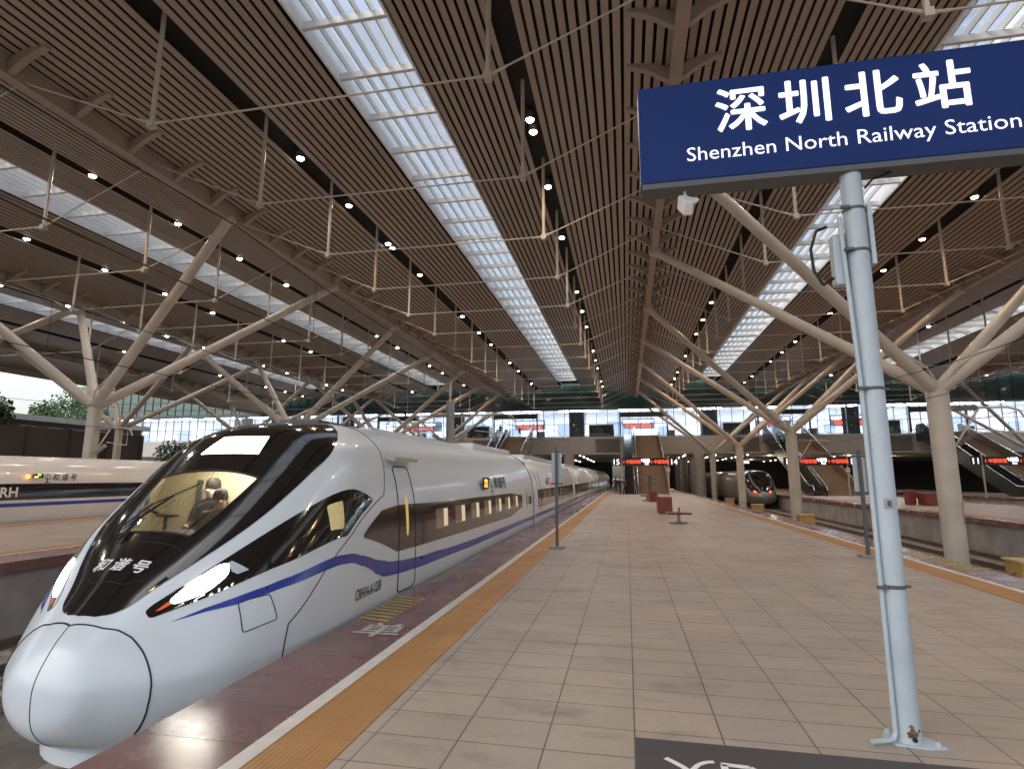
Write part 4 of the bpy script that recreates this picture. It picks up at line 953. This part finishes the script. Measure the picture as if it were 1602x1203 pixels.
# ------------------------------------------------------------------ people
def person(name, x, y, z, label, top, legs, rz=0, h=1.7, pose='stand', mask=False, group=None):
    t = thing(name, label, 'person', (x, y, z), rz, group); k = h/1.72
    J = {'pel': (0, 0, .93), 'wai': (0, .0, 1.08), 'che': (0, .01, 1.32), 'nek': (0, .01, 1.46), 'hd0': (0, -.01, 1.54), 'hd1': (0, -.015, 1.65)}
    E = [('pel','wai'),('wai','che'),('che','nek'),('nek','hd0'),('hd0','hd1')]; RD = {'pel': .15, 'wai': .135, 'che': .15, 'nek': .058, 'hd0': .085, 'hd1': .088}
    for s_, sx in (('l', -1), ('r', 1)):
        st_ = .14*sx if pose == 'walk' else 0
        fw = -.28 if pose == 'work' else (-.1*sx if pose == 'walk' else -.03)
        J.update({'sh'+s_: (sx*.18, .01, 1.40), 'el'+s_: (sx*.235, fw*.35+.03, 1.13), 'wr'+s_: (sx*(.20 if pose != 'work' else .12), fw*1.0-.05, .92 if pose != 'work' else 1.12), 'ha'+s_: (sx*(.19 if pose != 'work' else .10), fw*1.2-.08, .84 if pose != 'work' else 1.13),
                  'hi'+s_: (sx*.095, 0, .88), 'kn'+s_: (sx*.105, -.03+st_*.7-abs(st_)*.3, .49), 'an'+s_: (sx*.105, .02+st_*1.6, .09+(.04 if st_ > 0 else 0)), 'to'+s_: (sx*.125, -.13+st_*1.6, .035+(.0 if st_ <= 0 else .01))})
        E += [('che','sh'+s_),('sh'+s_,'el'+s_),('el'+s_,'wr'+s_),('wr'+s_,'ha'+s_),('pel','hi'+s_),('hi'+s_,'kn'+s_),('kn'+s_,'an'+s_),('an'+s_,'to'+s_)]
        RD.update({'sh'+s_: .075, 'el'+s_: .052, 'wr'+s_: .036, 'ha'+s_: .036, 'hi'+s_: .095, 'kn'+s_: .065, 'an'+s_: .048, 'to'+s_: .036})
    nm = list(J); me = bpy.data.meshes.new('body'); me.from_pydata([Vector(J[q])*k for q in nm], [(nm.index(a), nm.index(b)) for a, b in E], [])
    o = bpy.data.objects.new('body', me); COL.objects.link(o); md = o.modifiers.new('skin', 'SKIN'); md.use_smooth_shade = True
    for i, q in enumerate(nm): me.skin_vertices[0].data[i].radius = (RD[q]*k, RD[q]*k*(.72 if q in ('pel','wai','che') else 1))
    me.skin_vertices[0].data[0].use_root = True
    o.modifiers.new('sub', 'SUBSURF').levels = 2
    dg = bpy.context.evaluated_depsgraph_get(); dg.update(); fin = bpy.data.meshes.new_from_object(o.evaluated_get(dg)); o.modifiers.clear(); o.data = fin; bpy.data.meshes.remove(me)
    fin.materials.clear()
    for q in (M_SKIN, top, legs, M_SHIRT, M_LINE): fin.materials.append(q)
    for p_ in fin.polygons:
        c = p_.center/k; i_ = 1
        if c.z > 1.475: i_ = 0
        elif c.z < .08: i_ = 4
        elif c.z < .90 and abs(c.x) < .175: i_ = 2
        elif (c.z < .90 and abs(c.x) >= .175) or (pose == 'work' and c.y < -.3): i_ = 0
        if mask and c.z > 1.50 and c.z < 1.58 and c.y < -.03: i_ = 3
        p_.material_index = i_
    o.parent = t
    fc = MB(); fc.tube((0, -.098*k, 1.60*k), (0, -.118*k, 1.575*k), .012*k, .018*k, 6)
    for sx in (-1, 1): fc.tube((sx*.09*k, 0, 1.58*k), (sx*.105*k, .0, 1.60*k), .03*k, .022*k, 6)
    fc.build('nose_and_ears', M_SKIN, t, smooth=True)
    ey = MB()
    for sx in (-1, 1): ey.tube((sx*.035*k, -.088*k, 1.615*k), (sx*.035*k, -.096*k, 1.615*k), .014*k, .01*k, 8)
    ey.build('eye', M_LINE, t)
    hr = MB(); N = 12
    prof = [(.098, 1.60), (.102, 1.66), (.088, 1.72), (.05, 1.752), (.008, 1.758)]
    hr.lathe((0, .018*k, 0), [(a*k, b*k) for a, b in prof], 14); hr.build('hair', M_HAIR, t, smooth=True)
    return t
person('person', -1.15, 60.2, 0.004, 'person in dark coat walking beside the far end of the train, leftmost of three', M_CLOTH, M_CLOTH, 0, 1.75, 'walk')
person('person', -.72, 59.0, 0.004, 'person in black jacket with pale shirt walking on the platform, middle of three', M_CLOTH, M_CLOTH, R(10), 1.7, 'walk', True)
person('person', -.30, 61.2, 0.004, 'person in brown coat standing beside the foot of the black escalator', M_CLOTHB, M_CLOTH, R(-20), 1.68)
person('person', -17.6, 79.2-.6, ZF, 'person in dark clothes at the top of the left escalator', M_CLOTH, M_CLOTH, R(30), 1.75)
person('person', -15.3, 81.2, ZF, 'small person standing behind the glass beside the left stairs', M_CLOTH, M_CLOTH, R(180), 1.65)
ZC_ = 0.0
person('person', XC-.40, 6.86, .02, 'driver in dark suit and white face mask standing inside the train cab', M_CLOTH, M_CLOTH, R(8), 1.72, 'work', True)
person('person', XC-.02, 6.56, .0, 'person in brown jacket leaning over the desk inside the train cab', M_CLOTHB, M_CLOTH, R(40), 1.60, 'work')
person('person', XC+.30, 6.74, -.02, 'person in brown coat at the right edge inside the train cab', M_CLOTHB, M_CLOTH, R(60), 1.56)
